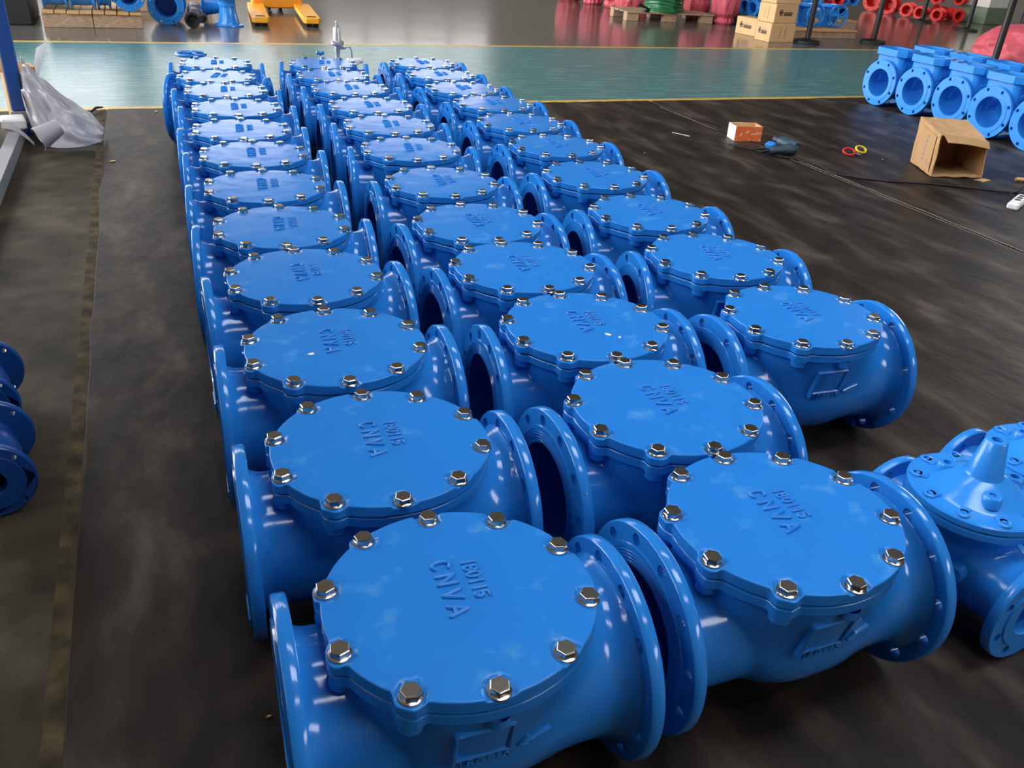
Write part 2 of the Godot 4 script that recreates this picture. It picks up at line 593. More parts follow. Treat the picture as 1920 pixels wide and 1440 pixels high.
	MAT.tool = mat(Color8(44, 66, 78), 0.45)
	MAT.grip_yellow = mat(Color8(236, 206, 40), 0.4)
	MAT.box_lit_end = mat(Color8(236, 232, 224), 0.6)  # strong side light put into the end panel colour as white
	MAT.chalk = mat(Color8(126, 118, 106), 0.9)
	var bo := mat(Color.WHITE, 0.6)
	bo.albedo_texture = noise_tex(0.02, [[0.0, Color8(222, 100, 46)], [0.66, Color8(230, 112, 54)], [0.74, Color8(236, 160, 116)], [1.0, Color8(238, 184, 150)]], 81, 2)
	tri_map(bo, 3.0)
	MAT.box_orange = bo
	MAT.ceiling = mat(Color8(126, 122, 114), 0.8)

# ------------------------------------------------------------------ the swing check valve (DN 200)
const AX := 0.170            # height of the pipe axis
const BOLT_A := [161.3, 124.5, 88.7, 52.8, 17.8]
const BOLT_R := [0.1756, 0.1740, 0.1663, 0.1696, 0.1789]

func bolt_xz(k: int) -> Vector2:
	var i: int = [0, 1, 2, 3, 4, 4, 3, 2, 1, 0][k]
	var s := 1.0 if k < 5 else -1.0
	var a := deg_to_rad(BOLT_A[i]) * s
	return Vector2(cos(a), -sin(a)) * BOLT_R[i]

func cover_r(a: float, lobes := true) -> float:
	# outline of the cover: an oval with a flat on the hinge side and lobes round the four hinge-side bolts
	var c := cos(a)
	var s := sin(a)
	var ax := 0.192 if c > 0.0 else 0.180
	var r := 1.0 / sqrt(pow(c / ax, 2) + pow(s / 0.1785, 2))
	if lobes:
		var d := Vector2(c, s)
		for k in [0, 1, 8, 9]:
			var q := bolt_xz(k)
			var t := q.dot(d)
			if t > 0.0:
				var off := sqrt(maxf(0.0, q.length_squared() - t * t))
				var lift := 0.0185 * (1.0 - smoothstep(0.008, 0.030, off))
				var e := t + lift
				var h := clampf(0.5 + 0.5 * (e - r) / 0.004, 0.0, 1.0)
				if off < 0.030: r = lerpf(r, e, h) + 0.004 * h * (1.0 - h)
	if c < -0.5: r = minf(r, (0.1835 if lobes else 0.178) / -c)
	return r

func outline(n: int, grow := 0.0, lobes := true) -> PackedVector2Array:
	var p := PackedVector2Array()
	for k in n:
		var a := TAU * k / n
		p.append(Vector2(cos(a), sin(a)) * (cover_r(a, lobes) + grow))
	return p

var _tower := PackedFloat32Array()

func smin(a: float, b: float, k: float) -> float:
	var h := clampf(0.5 + 0.5 * (b - a) / k, 0.0, 1.0)
	return lerpf(b, a, h) - k * h * (1.0 - h)

func body_sdf(p: Vector3) -> float:
	var yy := p.y - AX
	var ryz := sqrt(yy * yy + p.z * p.z)
	var rp := lerpf(0.116, 0.125, smoothstep(-0.08, 0.1, p.x))
	rp += 0.018 * pow(clampf((absf(p.x) - 0.19) / 0.04, 0.0, 1.0), 2)      # fillet to the flange
	var pipe := maxf(ryz - rp, absf(p.x) - 0.236)
	var a := atan2(p.z, p.x)
	var f := fposmod(a / TAU, 1.0) * 360.0
	var i := int(f)
	var out: float = lerpf(_tower[i % 360], _tower[(i + 1) % 360], f - i)
	var rho := sqrt(p.x * p.x + p.z * p.z)
	var t := 0.0
	if yy >= 0.0: t = maxf((rho - out * lerpf(0.84, 0.95, smoothstep(0.0, 0.13, yy))) * 0.93, p.y - 0.305)
	else:
		var w := rho / (out * 0.84)
		t = (sqrt(w * w + yy * yy / 0.0164) - 1.0) * 0.132
	var kk := lerpf(0.006, 0.05, smoothstep(-0.06, 0.08, p.x))
	var s := smin(pipe, t, kk)
	# the bore and the chamber
	var bore := ryz - 0.1
	return maxf(s, -bore)

func make_check_valve_meshes() -> void:
	_tower.resize(360)
	for k in 360: _tower[k] = cover_r(deg_to_rad(k), false)
	var b := MB.new()
	b.sdf(body_sdf, Vector3(-0.245, 0.02, -0.19), Vector3(0.245, 0.315, 0.19), 0.007)
	var N := 200
	b.prism(T(0, 0, 0), outline(N, -0.001), 0.293, 0.3108, 0.002, 40.0)         # flange under the cover
	for k in [0, 1, 2, 7, 8, 9]:                                             # bosses under the bolts
		var q := bolt_xz(k)
		b.lathe(T(q.x, 0, q.y), [Vector2(0.0, 0.276), Vector2(0.0125, 0.276), Vector2(0.0165, 0.281), Vector2(0.0172, 0.296)], 20)
	for s in [-1.0, 1.0]:                                                    # feet
		b.box(T(s * 0.233, 0.012, 0), Vector3(0.02, 0.024, 0.07), 0.003)
	SH.body = b.mesh(MAT.blue)
	# cover
	var c := MB.new()
	var yt := 0.3345
	var hf := func(x: float, z: float) -> float:
		var y := yt + 0.0015 * (1.0 - (x * x + z * z) / 0.032)
		for k in 10:
			var q := bolt_xz(k)
			var d := Vector2(x, z).distance_to(q)
			if d < 0.04:
				# scooped seat, open towards the rim
				var o := Vector2(x, z).dot(q.normalized()) - q.length()
				var dd := d if o < 0.0 else Vector2(x, z).distance_to(q + q.normalized() * o)
				y -= 0.0048 * (1.0 - smoothstep(0.0170, 0.0225, dd))
		return y
	var fr := [0.0, 0.2, 0.4, 0.6, 0.72, 0.76, 0.79, 0.815, 0.835, 0.855, 0.875, 0.895, 0.915, 0.935, 0.955, 0.97, 0.98, 0.988]
	var na := 240
	var top := []
	for i in na:
		var a := TAU * i / na
		var row := []
		var rr := cover_r(a)
		for q in fr:
			var x: float = cos(a) * rr * q
			var z: float = sin(a) * rr * q
			var y: float = hf.call(x, z)
			var e := 0.0012
			var nn := Vector3(hf.call(x - e, z) - hf.call(x + e, z), 2.0 * e, hf.call(x, z - e) - hf.call(x, z + e)).normalized()
			row.append([Vector3(x, y, z), nn])
		var yq: float = row[-1][0].y
		var on := Vector3(cos(a), 0, sin(a))
		var r2 := cover_r(a + 0.01)
		var r1 := cover_r(a - 0.01)
		on = Vector3(cos(a) * rr + sin(a) * (r2 - r1) / 0.02, 0, sin(a) * rr - cos(a) * (r2 - r1) / 0.02).normalized()
		row.append([Vector3(cos(a), 0, sin(a)) * (rr - 0.0009) + Vector3(0, yq - 0.0008, 0), (on + Vector3.UP).normalized()])
		row.append([Vector3(cos(a), 0, sin(a)) * rr + Vector3(0, yq - 0.0030, 0), on])
		row.append([Vector3(cos(a), 0, sin(a)) * rr + Vector3(0, 0.3155, 0), on])
		row.append([Vector3(cos(a), 0, sin(a)) * (rr - 0.002) + Vector3(0, 0.3140, 0), (on + Vector3.DOWN).normalized()])
		row.append([Vector3(cos(a), 0, sin(a)) * (rr - 0.02) + Vector3(0, 0.3140, 0), Vector3.DOWN])
		top.append(row)
	for i in na:
		var j := (i + 1) % na
		for q in top[0].size() - 1:
			var A = top[i][q]; var B = top[j][q]; var C = top[j][q + 1]; var D = top[i][q + 1]
			if q == 0: c.tri(A[0], C[0], D[0], A[1], C[1], D[1])
			else: c.quad(A[0], B[0], C[0], D[0], A[1], B[1], C[1], D[1])
	SH.cover = c.mesh(MAT.blue_cover)
	var gk := MB.new()
	gk.prism(T(0, 0, 0), outline(120, -0.009), 0.3100, 0.3142, 0.0, 40.0, false, false)
	SH.gasket = gk.mesh(MAT.rubber)
	# flanges: local y points outwards
	for nh in [8, 12]:
		var fl := MB.new()
		fl.flange(Transform3D(), 0.168, 0.1, 0.021, nh, 0.1475, 0.0112, 0.136, 0.003, 4)
		SH["flange%d" % nh] = fl.mesh(MAT.blue)
	# bolt
	var hb := MB.new()
	hb.lathe(Transform3D(), [Vector2(0.0155, 0.0), Vector2(0.0157, 0.0012), Vector2(0.0151, 0.0024), Vector2(0.012, 0.0036)], 28)
	var hexa := PackedVector2Array()
	for k in 6: hexa.append(Vector2(cos(TAU * k / 6), sin(TAU * k / 6)) * 0.0138)
	hb.prism(Transform3D(), hexa, 0.0018, 0.0125, 0.0014, 10.0)
	SH.bolt = hb.mesh(MAT.steel)
	# raised lettering and the name plate
	SH.word = stroke_text("CNVA", 0.0255, 0.0295, 0.0033, MAT.blue_cover)
	SH.code = stroke_text("180115", 0.0195, 0.0132, 0.0025, MAT.blue_cover)
	SH.plate_code = stroke_text("180115", 0.0145, 0.0125, 0.0018, MAT.blue)
	var pl := MB.new()
	pl.box(T(-0.046, 0.2285, -0.007), Vector3(0.007, 0.078, 0.022), 0.002)
	pl.box(T(-0.008, 0.2655, -0.007), Vector3(0.078, 0.006, 0.022), 0.002)
	pl.box(T(0.0285, 0.2340, -0.0075), Vector3(0.006, 0.062, 0.022), 0.002)
	pl.box(T(-0.008, 0.2045, -0.007), Vector3(0.076, 0.005, 0.022), 0.002)
	SH.plate = pl.mesh(MAT.blue)
	var ar := MB.new()
	ar.box(R(0.066, 0.203, -0.006, 0, 12, 8), Vector3(0.05, 0.005, 0.008), 0.002)
	ar.box(R(0.049, 0.2065, -0.003, 0, 8, 45), Vector3(0.02, 0.005, 0.008), 0.002)
	ar.box(R(0.050, 0.196, -0.003, 0, 8, -30), Vector3(0.02, 0.005, 0.008), 0.002)
	SH.arrow = ar.mesh(MAT.blue)
	# clapper inside, hung a little open
	var cl := MB.new()
	cl.lathe(R(-0.07, AX, 0, 0, 0, 78), [Vector2(0, 0.012), Vector2(0.03, 0.012), Vector2(0.09, 0.006), Vector2(0.099, 0.0), Vector2(0.099, -0.012), Vector2(0.0, -0.014)], 40)
	SH.clapper = cl.mesh(MAT.rubber)

# cast lettering: rounded strokes in the xy plane, centred, facing +z
func stroke_text(t: String, h: float, pitch: float, r: float, m: Material) -> ArrayMesh:
	var arc := func(cx: float, cy: float, rx: float, ry: float, a0: float, a1: float, n: int) -> Array:
		var o := []
		for k in n + 1:
			var a := deg_to_rad(lerpf(a0, a1, float(k) / n))
			o.append(Vector2(cx + cos(a) * rx, cy + sin(a) * ry))
		return o
	var font := {
		"C": [arc.call(0.02, 0.5, 0.32, 0.5, 50, 310, 12)],
		"N": [[Vector2(-0.32, 0), Vector2(-0.32, 1), Vector2(0.32, 0), Vector2(0.32, 1)]],
		"V": [[Vector2(-0.34, 1), Vector2(0, 0), Vector2(0.34, 1)]],
		"A": [[Vector2(-0.34, 0), Vector2(0, 1), Vector2(0.34, 0)], [Vector2(-0.2, 0.34), Vector2(0.2, 0.34)]],
		"1": [[Vector2(-0.18, 0.78), Vector2(0.04, 1), Vector2(0.04, 0)]],
		"8": [arc.call(0, 0.75, 0.2, 0.25, 0, 360, 12), arc.call(0, 0.25, 0.24, 0.25, 0, 360, 12)],
		"0": [arc.call(0, 0.5, 0.24, 0.5, 0, 360, 14)],
		"5": [[Vector2(0.22, 1), Vector2(-0.18, 1), Vector2(-0.22, 0.55)] + arc.call(-0.02, 0.3, 0.26, 0.3, 120, -140, 10)]}
	var k := MB.new()
	for i in t.length():
		var ox := (i - (t.length() - 1) / 2.0) * pitch
		for line in font[t[i]]:
			var pts := []
			for q in line: pts.append(Vector3(ox + q.x * h, (q.y - 0.5) * h, 0.0))
			for j in pts.size() - 1:
				k.tube([pts[j], pts[j + 1]], r, 8, false)
			for q in pts:
				k.lathe(along(q - Vector3(0, 0, r), Vector3(0, 0, 1)), [Vector2(r, r * 0.6), Vector2(r * 0.92, r * 1.4), Vector2(r * 0.6, r * 1.8), Vector2(0, r * 2.0)], 8, 80.0)
	return k.mesh(m)

func make_check_valve(holes: int, label: String) -> Node3D:
	var t := thing("swing_check_valve", label, "check valve", Vector3.ZERO, 0.0, "blue swing check valves in three rows")
	put("body", SH.body, t)
	put("flange", SH["flange%d" % holes], t, Transform3D(Basis(Vector3(0, 1, 0), Vector3(-1, 0, 0), Vector3(0, 0, 1)), Vector3(-0.216, AX, 0)))
	put("flange", SH["flange%d" % holes], t, Transform3D(Basis(Vector3(0, -1, 0), Vector3(1, 0, 0), Vector3(0, 0, 1)), Vector3(0.231, AX, 0)))
	put("gasket", SH.gasket, t)
	var c := put("cover", SH.cover, t)
	var tb := Basis(Vector3(0, 0, 1), Vector3(1, 0, 0), Vector3(0, 1, 0))
	put("raised_lettering", SH.word, c, Transform3D(tb, Vector3(-0.0065, 0.3372, -0.0125)), "raised letters C N V A")
	put("raised_number", SH.code, c, Transform3D(tb, Vector3(0.0325, 0.3370, -0.022)), "raised digits 180115")
	for k in 10:
		var q := bolt_xz(k)
		put("hex_bolt", SH.bolt, c, R(q.x, 0.3300, q.y, 0, rng.randf() * 60.0, 0), "shiny plated hex bolt" if k == 0 else "")
	var lean := Transform3D(Basis.from_euler(Vector3(deg_to_rad(11.5), 0, 0)), Vector3(0, 0.004, 0.1110))
	put("cast_frame", SH.plate, t, lean)
	put("raised_code", SH.plate_code, t, lean * T(-0.005, 0.1915, 0.0015), "raised digits 180115 on the side")
	put("flow_arrow", SH.arrow, t, lean)
	put("clapper", SH.clapper, t, Transform3D(), "black clapper disc in the bore")
	return t

# ------------------------------------------------------------------ other valves and fittings
func flanged_body(m: Material, length: float, ro: float, rn: float, bulge: float, nh := 8, ri := -1.0) -> Array:
	# meshes along local y from 0 to length: [body, flange (y outwards)]
	var b := MB.new()
	if ri < 0.0: ri = ro * (0.34 if nh == 4 else 0.6)
	b.lathe(Transform3D(), [Vector2(rn * 1.12, 0.012), Vector2(rn, 0.035), Vector2(lerpf(rn, bulge, 0.6), length * 0.28), Vector2(bulge, length * 0.42), Vector2(bulge, length * 0.58), Vector2(lerpf(rn, bulge, 0.6), length * 0.72), Vector2(rn, length - 0.035), Vector2(rn * 1.12, length - 0.012)], 40)
	b.lathe(Transform3D(), [Vector2(ri, length), Vector2(ri, 0.0)], 32)
	b.lathe(Transform3D(), [Vector2(ri, length * 0.86), Vector2(0.0, length * 0.88)], 32)
	var f := MB.new()
	f.flange(T(0, -0.018, 0), ro, ri, 0.018, nh, ro * 0.86, ro * 0.065, ro * 0.76)
	return [b.mesh(m), f.mesh(m)]

func pipe_piece(called: String, label: String, category: String, m: Material, at: Vector3, dir: Vector3, length: float, ro: float, rn: float, bulge: float, nh := 8, group := "") -> Node3D:
	var key := "pp_%d_%d_%d_%d_%d_%d" % [m.get_instance_id() % 100000, length * 1000, ro * 1000, rn * 1000, bulge * 1000, nh]
	if not SH.has(key): SH[key] = flanged_body(m, length, ro, rn, bulge, nh)
	var t := thing(called, label, category, at, 0.0, group)
	var a := along(Vector3.ZERO, dir)
	put("body", SH[key][0], t, a)
	put("flange", SH[key][1], t, a * T(0, length, 0))
	put("flange", SH[key][1], t, a * R(0, 0, 0, 180, 0, 0))
	return t

func handwheel_mesh(r: float, m: Material) -> ArrayMesh:
	var k := MB.new()
	var ring := []
	for i in 41: ring.append(Vector3(cos(TAU * i / 40), 0, sin(TAU * i / 40)) * r)
	k.tube(ring, r * 0.11, 10, false)
	for i in 5:
		var a := TAU * i / 5
		var d := Vector3(cos(a), 0, sin(a))
		k.tube([d * r * 0.12 + Vector3(0, r * 0.05, 0), d * r * 0.55 + Vector3(0, r * 0.12, 0), d * r * 0.96], r * 0.075, 8)
	k.lathe(Transform3D(), [Vector2(0, r * 0.2), Vector2(r * 0.16, r * 0.18), Vector2(r * 0.19, -r * 0.12), Vector2(0, -r * 0.14)], 18)
	return k.mesh(m)

func gate_valve(called: String, label: String, m: Material, at: Vector3, turn: float, ro: float, length: float, wheel_r: float, stem_h: float, group := "") -> Node3D:
	var t := thing(called, label, "gate valve", at, turn, group)
	var key := "gv_%d_%d" % [m.get_instance_id() % 100000, ro * 1000]
	if not SH.has(key):
		SH[key] = flanged_body(m, length, ro, ro * 0.62, ro * 0.68, 8)
		var b := MB.new()
		b.prism(T(0, 0, 0), oct(ro * 0.62, ro * 0.42, ro * 0.2), ro, ro * 1.75, 0.004)
		b.prism(T(0, 0, 0), oct(ro * 0.78, ro * 0.56, ro * 0.25), ro * 1.75, ro * 1.95, 0.003)
		b.prism(T(0, 0, 0), oct(ro * 0.78, ro * 0.56, ro * 0.25), ro * 1.97, ro * 2.15, 0.003)
		b.lathe(T(0, 0, 0), [Vector2(ro * 0.6, ro * 2.15), Vector2(ro * 0.5, ro * 2.4), Vector2(ro * 0.22, ro * 2.65), Vector2(ro * 0.2, ro * 2.9), Vector2(0, ro * 2.92)], 28)
		SH[key + "b"] = b.mesh(m)
		SH[key + "w"] = handwheel_mesh(wheel_r, m)
		var s := MB.new()
		s.lathe(Transform3D(), [Vector2(0.011, ro * 2.9), Vector2(0.011, stem_h), Vector2(0, stem_h + 0.004)], 12)
		SH[key + "s"] = s.mesh(MAT.steel)
	var a := along(Vector3(-length / 2, ro, 0), Vector3.RIGHT)
	put("body", SH[key][0], t, a)
	put("flange", SH[key][1], t, a * T(0, length, 0))
	put("flange", SH[key][1], t, a * R(0, 0, 0, 180, 0, 0))
	put("bonnet", SH[key + "b"], t)
	put("stem", SH[key + "s"], t)
	put("handwheel", SH[key + "w"], t, T(0, stem_h - 0.012, 0))
	return t

func oct(hx: float, hz: float, c: float) -> PackedVector2Array:
	return PackedVector2Array([Vector2(hx, hz - c), Vector2(hx - c, hz), Vector2(-hx + c, hz), Vector2(-hx, hz - c), Vector2(-hx, -hz + c), Vector2(-hx + c, -hz), Vector2(hx - c, -hz), Vector2(hx, -hz + c)])

func rounded(hx: float, hz: float, r: float, n := 6) -> PackedVector2Array:
	var p := PackedVector2Array()
	for q in 4:
		var c := Vector2([hx - r, -hx + r, -hx + r, hx - r][q], [hz - r, hz - r, -hz + r, -hz + r][q])
		for k in n + 1:
			var a := PI / 2 * (q + float(k) / n)
			p.append(c + Vector2(cos(a), sin(a)) * r)
	return p

# gate valve bodies that still wait for their bonnets (open on top)
func make_open_body(label: String, group: String) -> Node3D:
	var m: Material = MAT.blue_bright
	var t := thing("gate_valve_body", label, "valve body", Vector3.ZERO, 0.0, group)
	var ro := 0.168
	var b := MB.new()
	var rbox := func(x: float, z: float, hx: float, hz: float, rr: float) -> float:
		var q := Vector2(absf(x) - hx + rr, absf(z) - hz + rr)
		return Vector2(maxf(q.x, 0.0), maxf(q.y, 0.0)).length() + minf(maxf(q.x, q.y), 0.0) - rr
	b.sdf(func(p: Vector3) -> float:
		var r := sqrt((p.y - ro) * (p.y - ro) + p.z * p.z)
		var pipe := maxf(r - 0.122 - 0.012 * smoothstep(0.07, 0.1, absf(p.x)), absf(p.x) - 0.11)
		var tower := maxf(rbox.call(p.x, p.z, 0.088, 0.132, 0.05), maxf(p.y - 0.37, 0.1 - p.y))
		var inner := maxf(rbox.call(p.x, p.z, 0.072, 0.114, 0.04), 0.15 - p.y)
		return maxf(maxf(smin(pipe, tower, 0.02), 0.1 - r), -inner), Vector3(-0.125, 0.03, -0.15), Vector3(0.125, 0.385, 0.15), 0.0065)
	b.prism(Transform3D(), rounded(0.072, 0.114, 0.04), 0.36, 0.418, 0.0, 40.0, false, false)
	b.box(T(0, 0.19, 0.122), Vector3(0.09, 0.012, 0.03), 0.003)
	b.box(T(0, 0.285, 0.131), Vector3(0.075, 0.03, 0.012), 0.004)
	b.box(T(0, 0.009, 0), Vector3(0.19, 0.018, 0.06), 0.003)
	put("body", b.mesh(m), t)
	# oblong bonnet flange with eight holes
	var f := MB.new()
	var po := oct(0.112, 0.153, 0.05)
	f.prism(Transform3D(), po, 0.366, 0.418, 0.004, 20.0, false, false)
	var inner := rounded(0.072, 0.112, 0.04)
	var U := Vector3.UP
	for y in [0.418, 0.366]:
		var N := 96
		for k in N:
			var a0 := TAU * k / N
			var a1 := TAU * (k + 1) / N
			var q := [hit(po, a0) * 0.985, hit(po, a1) * 0.985, hit(inner, a1), hit(inner, a0)]
			f.flat(Vector3(q[0].x, y, q[0].y), Vector3(q[1].x, y, q[1].y), Vector3(q[2].x, y, q[2].y), Vector3(q[3].x, y, q[3].y), U if y > 0.4 else -U)
	put("bonnet_flange", f.mesh(m), t)
	if not SH.has("bolt_hole"):
		var h := MB.new()
		h.lathe(Transform3D(), [Vector2(0.014, 0.0005), Vector2(0.0105, 0.0015), Vector2(0.0085, -0.002), Vector2(0.0, -0.002)], 14)
		SH.bolt_hole = h.mesh(MAT.hole_blue)
	for k in 8:
		var a := TAU * (k + 0.5) / 8
		var q := (hit(po, a) * 0.52 + hit(inner, a) * 0.48)
		put("bolt_hole", SH.bolt_hole, t, T(q.x, 0.4182, q.y))
	var fl := MB.new()
	fl.flange(Transform3D(), ro, 0.1, 0.022, 8, 0.1475, 0.0112, 0.134, 0.003)
	var fm := fl.mesh(m)
	put("flange", fm, t, Transform3D(Basis(Vector3(0, 1, 0), Vector3(-1, 0, 0), Vector3(0, 0, 1)), Vector3(-0.1, ro, 0)))
	put("flange", fm, t, Transform3D(Basis(Vector3(0, -1, 0), Vector3(1, 0, 0), Vector3(0, 0, 1)), Vector3(0.1, ro, 0)))
	var g := MB.new()          # guide ribs inside
	for s in [-0.035, 0.0, 0.035]:
		g.box(R(s, ro + 0.035, -0.084, 24, 0, 0), Vector3(0.014, 0.075, 0.014), 0.003)
	put("guide_rib", g.mesh(m), t)
	return t

func hit(poly: PackedVector2Array, a: float) -> Vector2:
	var d := Vector2(cos(a), sin(a))
	var best := 0.0
	for i in poly.size():
		var p := poly[i]
		var e := poly[(i + 1) % poly.size()] - p
		var den := d.cross(e)
		if absf(den) < 1e-9: continue
		var t := p.cross(e) / den
		var s := p.cross(d) / den
		if t > 0.0 and s >= -1e-4 and s <= 1.0001: best = maxf(best, t)
	return d * best

# diaphragm control valve with a cone-shaped boss on its round cover
func make_control_valve(label: String, group: String, m: Material, k := 1.0) -> Node3D:
	var t := thing("control_valve", label, "control valve", Vector3.ZERO, 0.0, group)
	var ax := 0.112
	var f := func(p: Vector3) -> float:
		var r := sqrt(p.x * p.x + (p.y - ax) * (p.y - ax))
		var rp := 0.066 + 0.012 * smoothstep(0.11, 0.17, absf(p.z))
		var pipe := maxf(r - rp, absf(p.z) - 0.162)
		var e := Vector3(p.x / 0.088, (p.y - ax - 0.012) / 0.092, p.z / 0.115)
		var ball := (e.length() - 1.0) * 0.088
		var rr := Vector2(p.x, p.z).length()
		var neck := maxf(rr - lerpf(0.07, 0.112, smoothstep(0.15, 0.235, p.y)), maxf(p.y - 0.238, 0.12 - p.y))
		return maxf(smin(smin(pipe, ball, 0.03), neck, 0.02), 0.058 - r if absf(p.z) > 0.1 else -1.0)
	var b := MB.new()
	b.sdf(f, Vector3(-0.13, 0.0, -0.17), Vector3(0.13, 0.25, 0.17), 0.0065)
	b.lathe(Transform3D(), [Vector2(0.108, 0.226), Vector2(0.122, 0.229), Vector2(0.122, 0.2405), Vector2(0.118, 0.2425)], 64, 40.0)
	for s in [-1.0, 1.0]: b.box(T(0, 0.009, s * 0.163), Vector3(0.05, 0.018, 0.018), 0.003)
	put("body", b.mesh(m), t)
	var fl := MB.new()
	fl.flange(Transform3D(), 0.11, 0.05, 0.019, 8, 0.09, 0.0095, 0.078)
	var fm := fl.mesh(m)
	put("flange", fm, t, Transform3D(Basis(Vector3(1, 0, 0), Vector3(0, 0, 1), Vector3(0, -1, 0)), Vector3(0, ax, 0.155)))
	put("flange", fm, t, Transform3D(Basis(Vector3(1, 0, 0), Vector3(0, 0, -1), Vector3(0, 1, 0)), Vector3(0, ax, -0.155)))
	var c := MB.new()
	c.lathe(Transform3D(), [Vector2(0.119, 0.2445), Vector2(0.1225, 0.247), Vector2(0.1225, 0.2575), Vector2(0.119, 0.2605), Vector2(0.092, 0.2615), Vector2(0.082, 0.2645), Vector2(0.06, 0.284), Vector2(0.034, 0.296), Vector2(0.031, 0.302), Vector2(0.0195, 0.366), Vector2(0.0165, 0.369), Vector2(0.0095, 0.369), Vector2(0.0095, 0.34), Vector2(0, 0.34)], 56, 35.0)
	for i in 10:               # bolt seats with holes
		var a := TAU * (i + 0.3) / 10
		var q := Vector3(cos(a), 0, sin(a)) * 0.107
		c.lathe(T(q.x, 0.2605, q.z), [Vector2(0.0125, 0.0), Vector2(0.0118, 0.0045), Vector2(0.0105, 0.0055), Vector2(0.006, 0.0055), Vector2(0.006, -0.004), Vector2(0, -0.004)], 16, 40.0)
		c.box(R(q.x * 0.9, 0.263, q.z * 0.9, 0, -rad_to_deg(a), 0), Vector3(0.022, 0.006, 0.018), 0.0025)
	for a in [0.4, 2.2, 4.3]:
		var q := Vector3(cos(a), 0, sin(a)) * 0.062
		c.lathe(T(q.x, 0.27, q.z), [Vector2(0.0185, 0.0), Vector2(0.0165, 0.018), Vector2(0.0145, 0.02), Vector2(0.0075, 0.02), Vector2(0.0075, 0.008), Vector2(0, 0.008)], 20, 40.0)
	put("cover", c.mesh(m), t)
	var s := MB.new()
	for q in [Vector3(0.052, 0.135, 0.062), Vector3(-0.058, 0.135, 0.058)]:
		var sx := signf(q.x)
		s.lathe(along(q, Vector3(sx, 0.1, 0.25)), [Vector2(0.019, 0.0), Vector2(0.0175, 0.038), Vector2(0.0155, 0.04), Vector2(0.0075, 0.04), Vector2(0.0075, 0.025), Vector2(0, 0.025)], 20, 40.0)
	put("side_boss", s.mesh(m), t)
	return t

func sack(label: String, at: Vector3, r: float, h: float, seed_: int, pinch := 0.3, group := "pink wrapped fittings at the back") -> void:
	var nz := FastNoiseLite.new()
	nz.seed = seed_
	nz.frequency = 1.0
	nz.fractal_octaves = 3
	var k := MB.new()
	var fn := func(u: float, w: float) -> Vector3:
		var a := TAU * u
		var y := h * w
		var pr := sin(PI * clampf(pow(w, 0.75) * 0.96 + 0.04, 0.0, 1.0))
		var rr := r * (0.55 + 0.5 * pow(maxf(pr, 0.0), 0.6))
		if w > 0.86: rr *= sqrt(maxf(0.0, 1.0 - pow((w - 0.86) / 0.14, 2)))
		var pz := exp(-pow((w - pinch) / 0.05, 2))
		rr *= 1.0 - 0.22 * pz
		var fold := nz.get_noise_3d(cos(a) * 2.6, sin(a) * 2.6, w * 2.2 + seed_) * 0.28 + nz.get_noise_3d(cos(a) * 6.0, sin(a) * 6.0, w * 1.4) * 0.12
		rr *= 1.0 + fold * (0.6 + 0.6 * pz)
		return Vector3(cos(a) * rr, y, sin(a) * rr)
	k.round_form(fn, 72, 36, Vector3(0, h * 0.5, 0))
	whole("wrapped_fitting", k.mesh(MAT.pink), label, "wrapped fitting", R(at.x, at.y, at.z, 0, seed_ * 37.0, 0), group)

func carton(label: String, at: Vector3, turn: float, sz: Vector3, logo_left: bool, group: String) -> Node3D:
	# logo_left: the short face towards -x carries the logo and the long front face the characters; else the other way round
	var t := thing("carton", label, "cardboard box", at, turn, group)
	put("body", boxm(MAT.carton, sz, 0.004, T(0, sz.y / 2, 0)), t)
	var fl := MB.new()
	fl.box(T(0, sz.y + 0.0008, 0), Vector3(sz.x * 0.99, 0.0016, 0.05), 0.0006)
	put("tape", fl.mesh(MAT.card), t)
	var lq := MB.new()
	var x := -sz.x / 2 - 0.0007
	lq.flat_uv(Vector3(x, 0.01, -sz.z / 2 + 0.01), Vector3(x, 0.01, sz.z / 2 - 0.01), Vector3(x, sz.y - 0.01, sz.z / 2 - 0.01), Vector3(x, sz.y - 0.01, -sz.z / 2 + 0.01), Vector3.LEFT)
	put("printed_panel", lq.mesh(MAT.print_logo if logo_left else MAT.print_chars), t)
	var fq := MB.new()
	var z := sz.z / 2 + 0.0007
	fq.flat_uv(Vector3(-sz.x / 2 + 0.01, 0.01, z), Vector3(sz.x / 2 - 0.01, 0.01, z), Vector3(sz.x / 2 - 0.01, sz.y - 0.01, z), Vector3(-sz.x / 2 + 0.01, sz.y - 0.01, z), Vector3.BACK)
	put("printed_panel", fq.mesh(MAT.print_chars if logo_left else MAT.print_logo), t)
	return t

func paint_rect(im: Image, x: int, y: int, w: int, h: int, c: Color) -> void:
	im.fill_rect(Rect2i(x, y, w, h), c)

func glyph(im: Image, x: int, y: int, s: int, c: Color, sd: int) -> void:
	# a small block of brush-like strokes, as worn stencil characters look
	var r := RandomNumberGenerator.new()
	r.seed = sd
	for k in 3: paint_rect(im, x + r.randi_range(0, s / 5), y + s * k / 3 + r.randi_range(0, 2), s - r.randi_range(0, s / 3), maxi(2, s / 9), c)
	for k in 2: paint_rect(im, x + s / 4 + k * s / 3 + r.randi_range(-2, 2), y + r.randi_range(0, s / 5), maxi(2, s / 9), s - r.randi_range(0, s / 4), c)

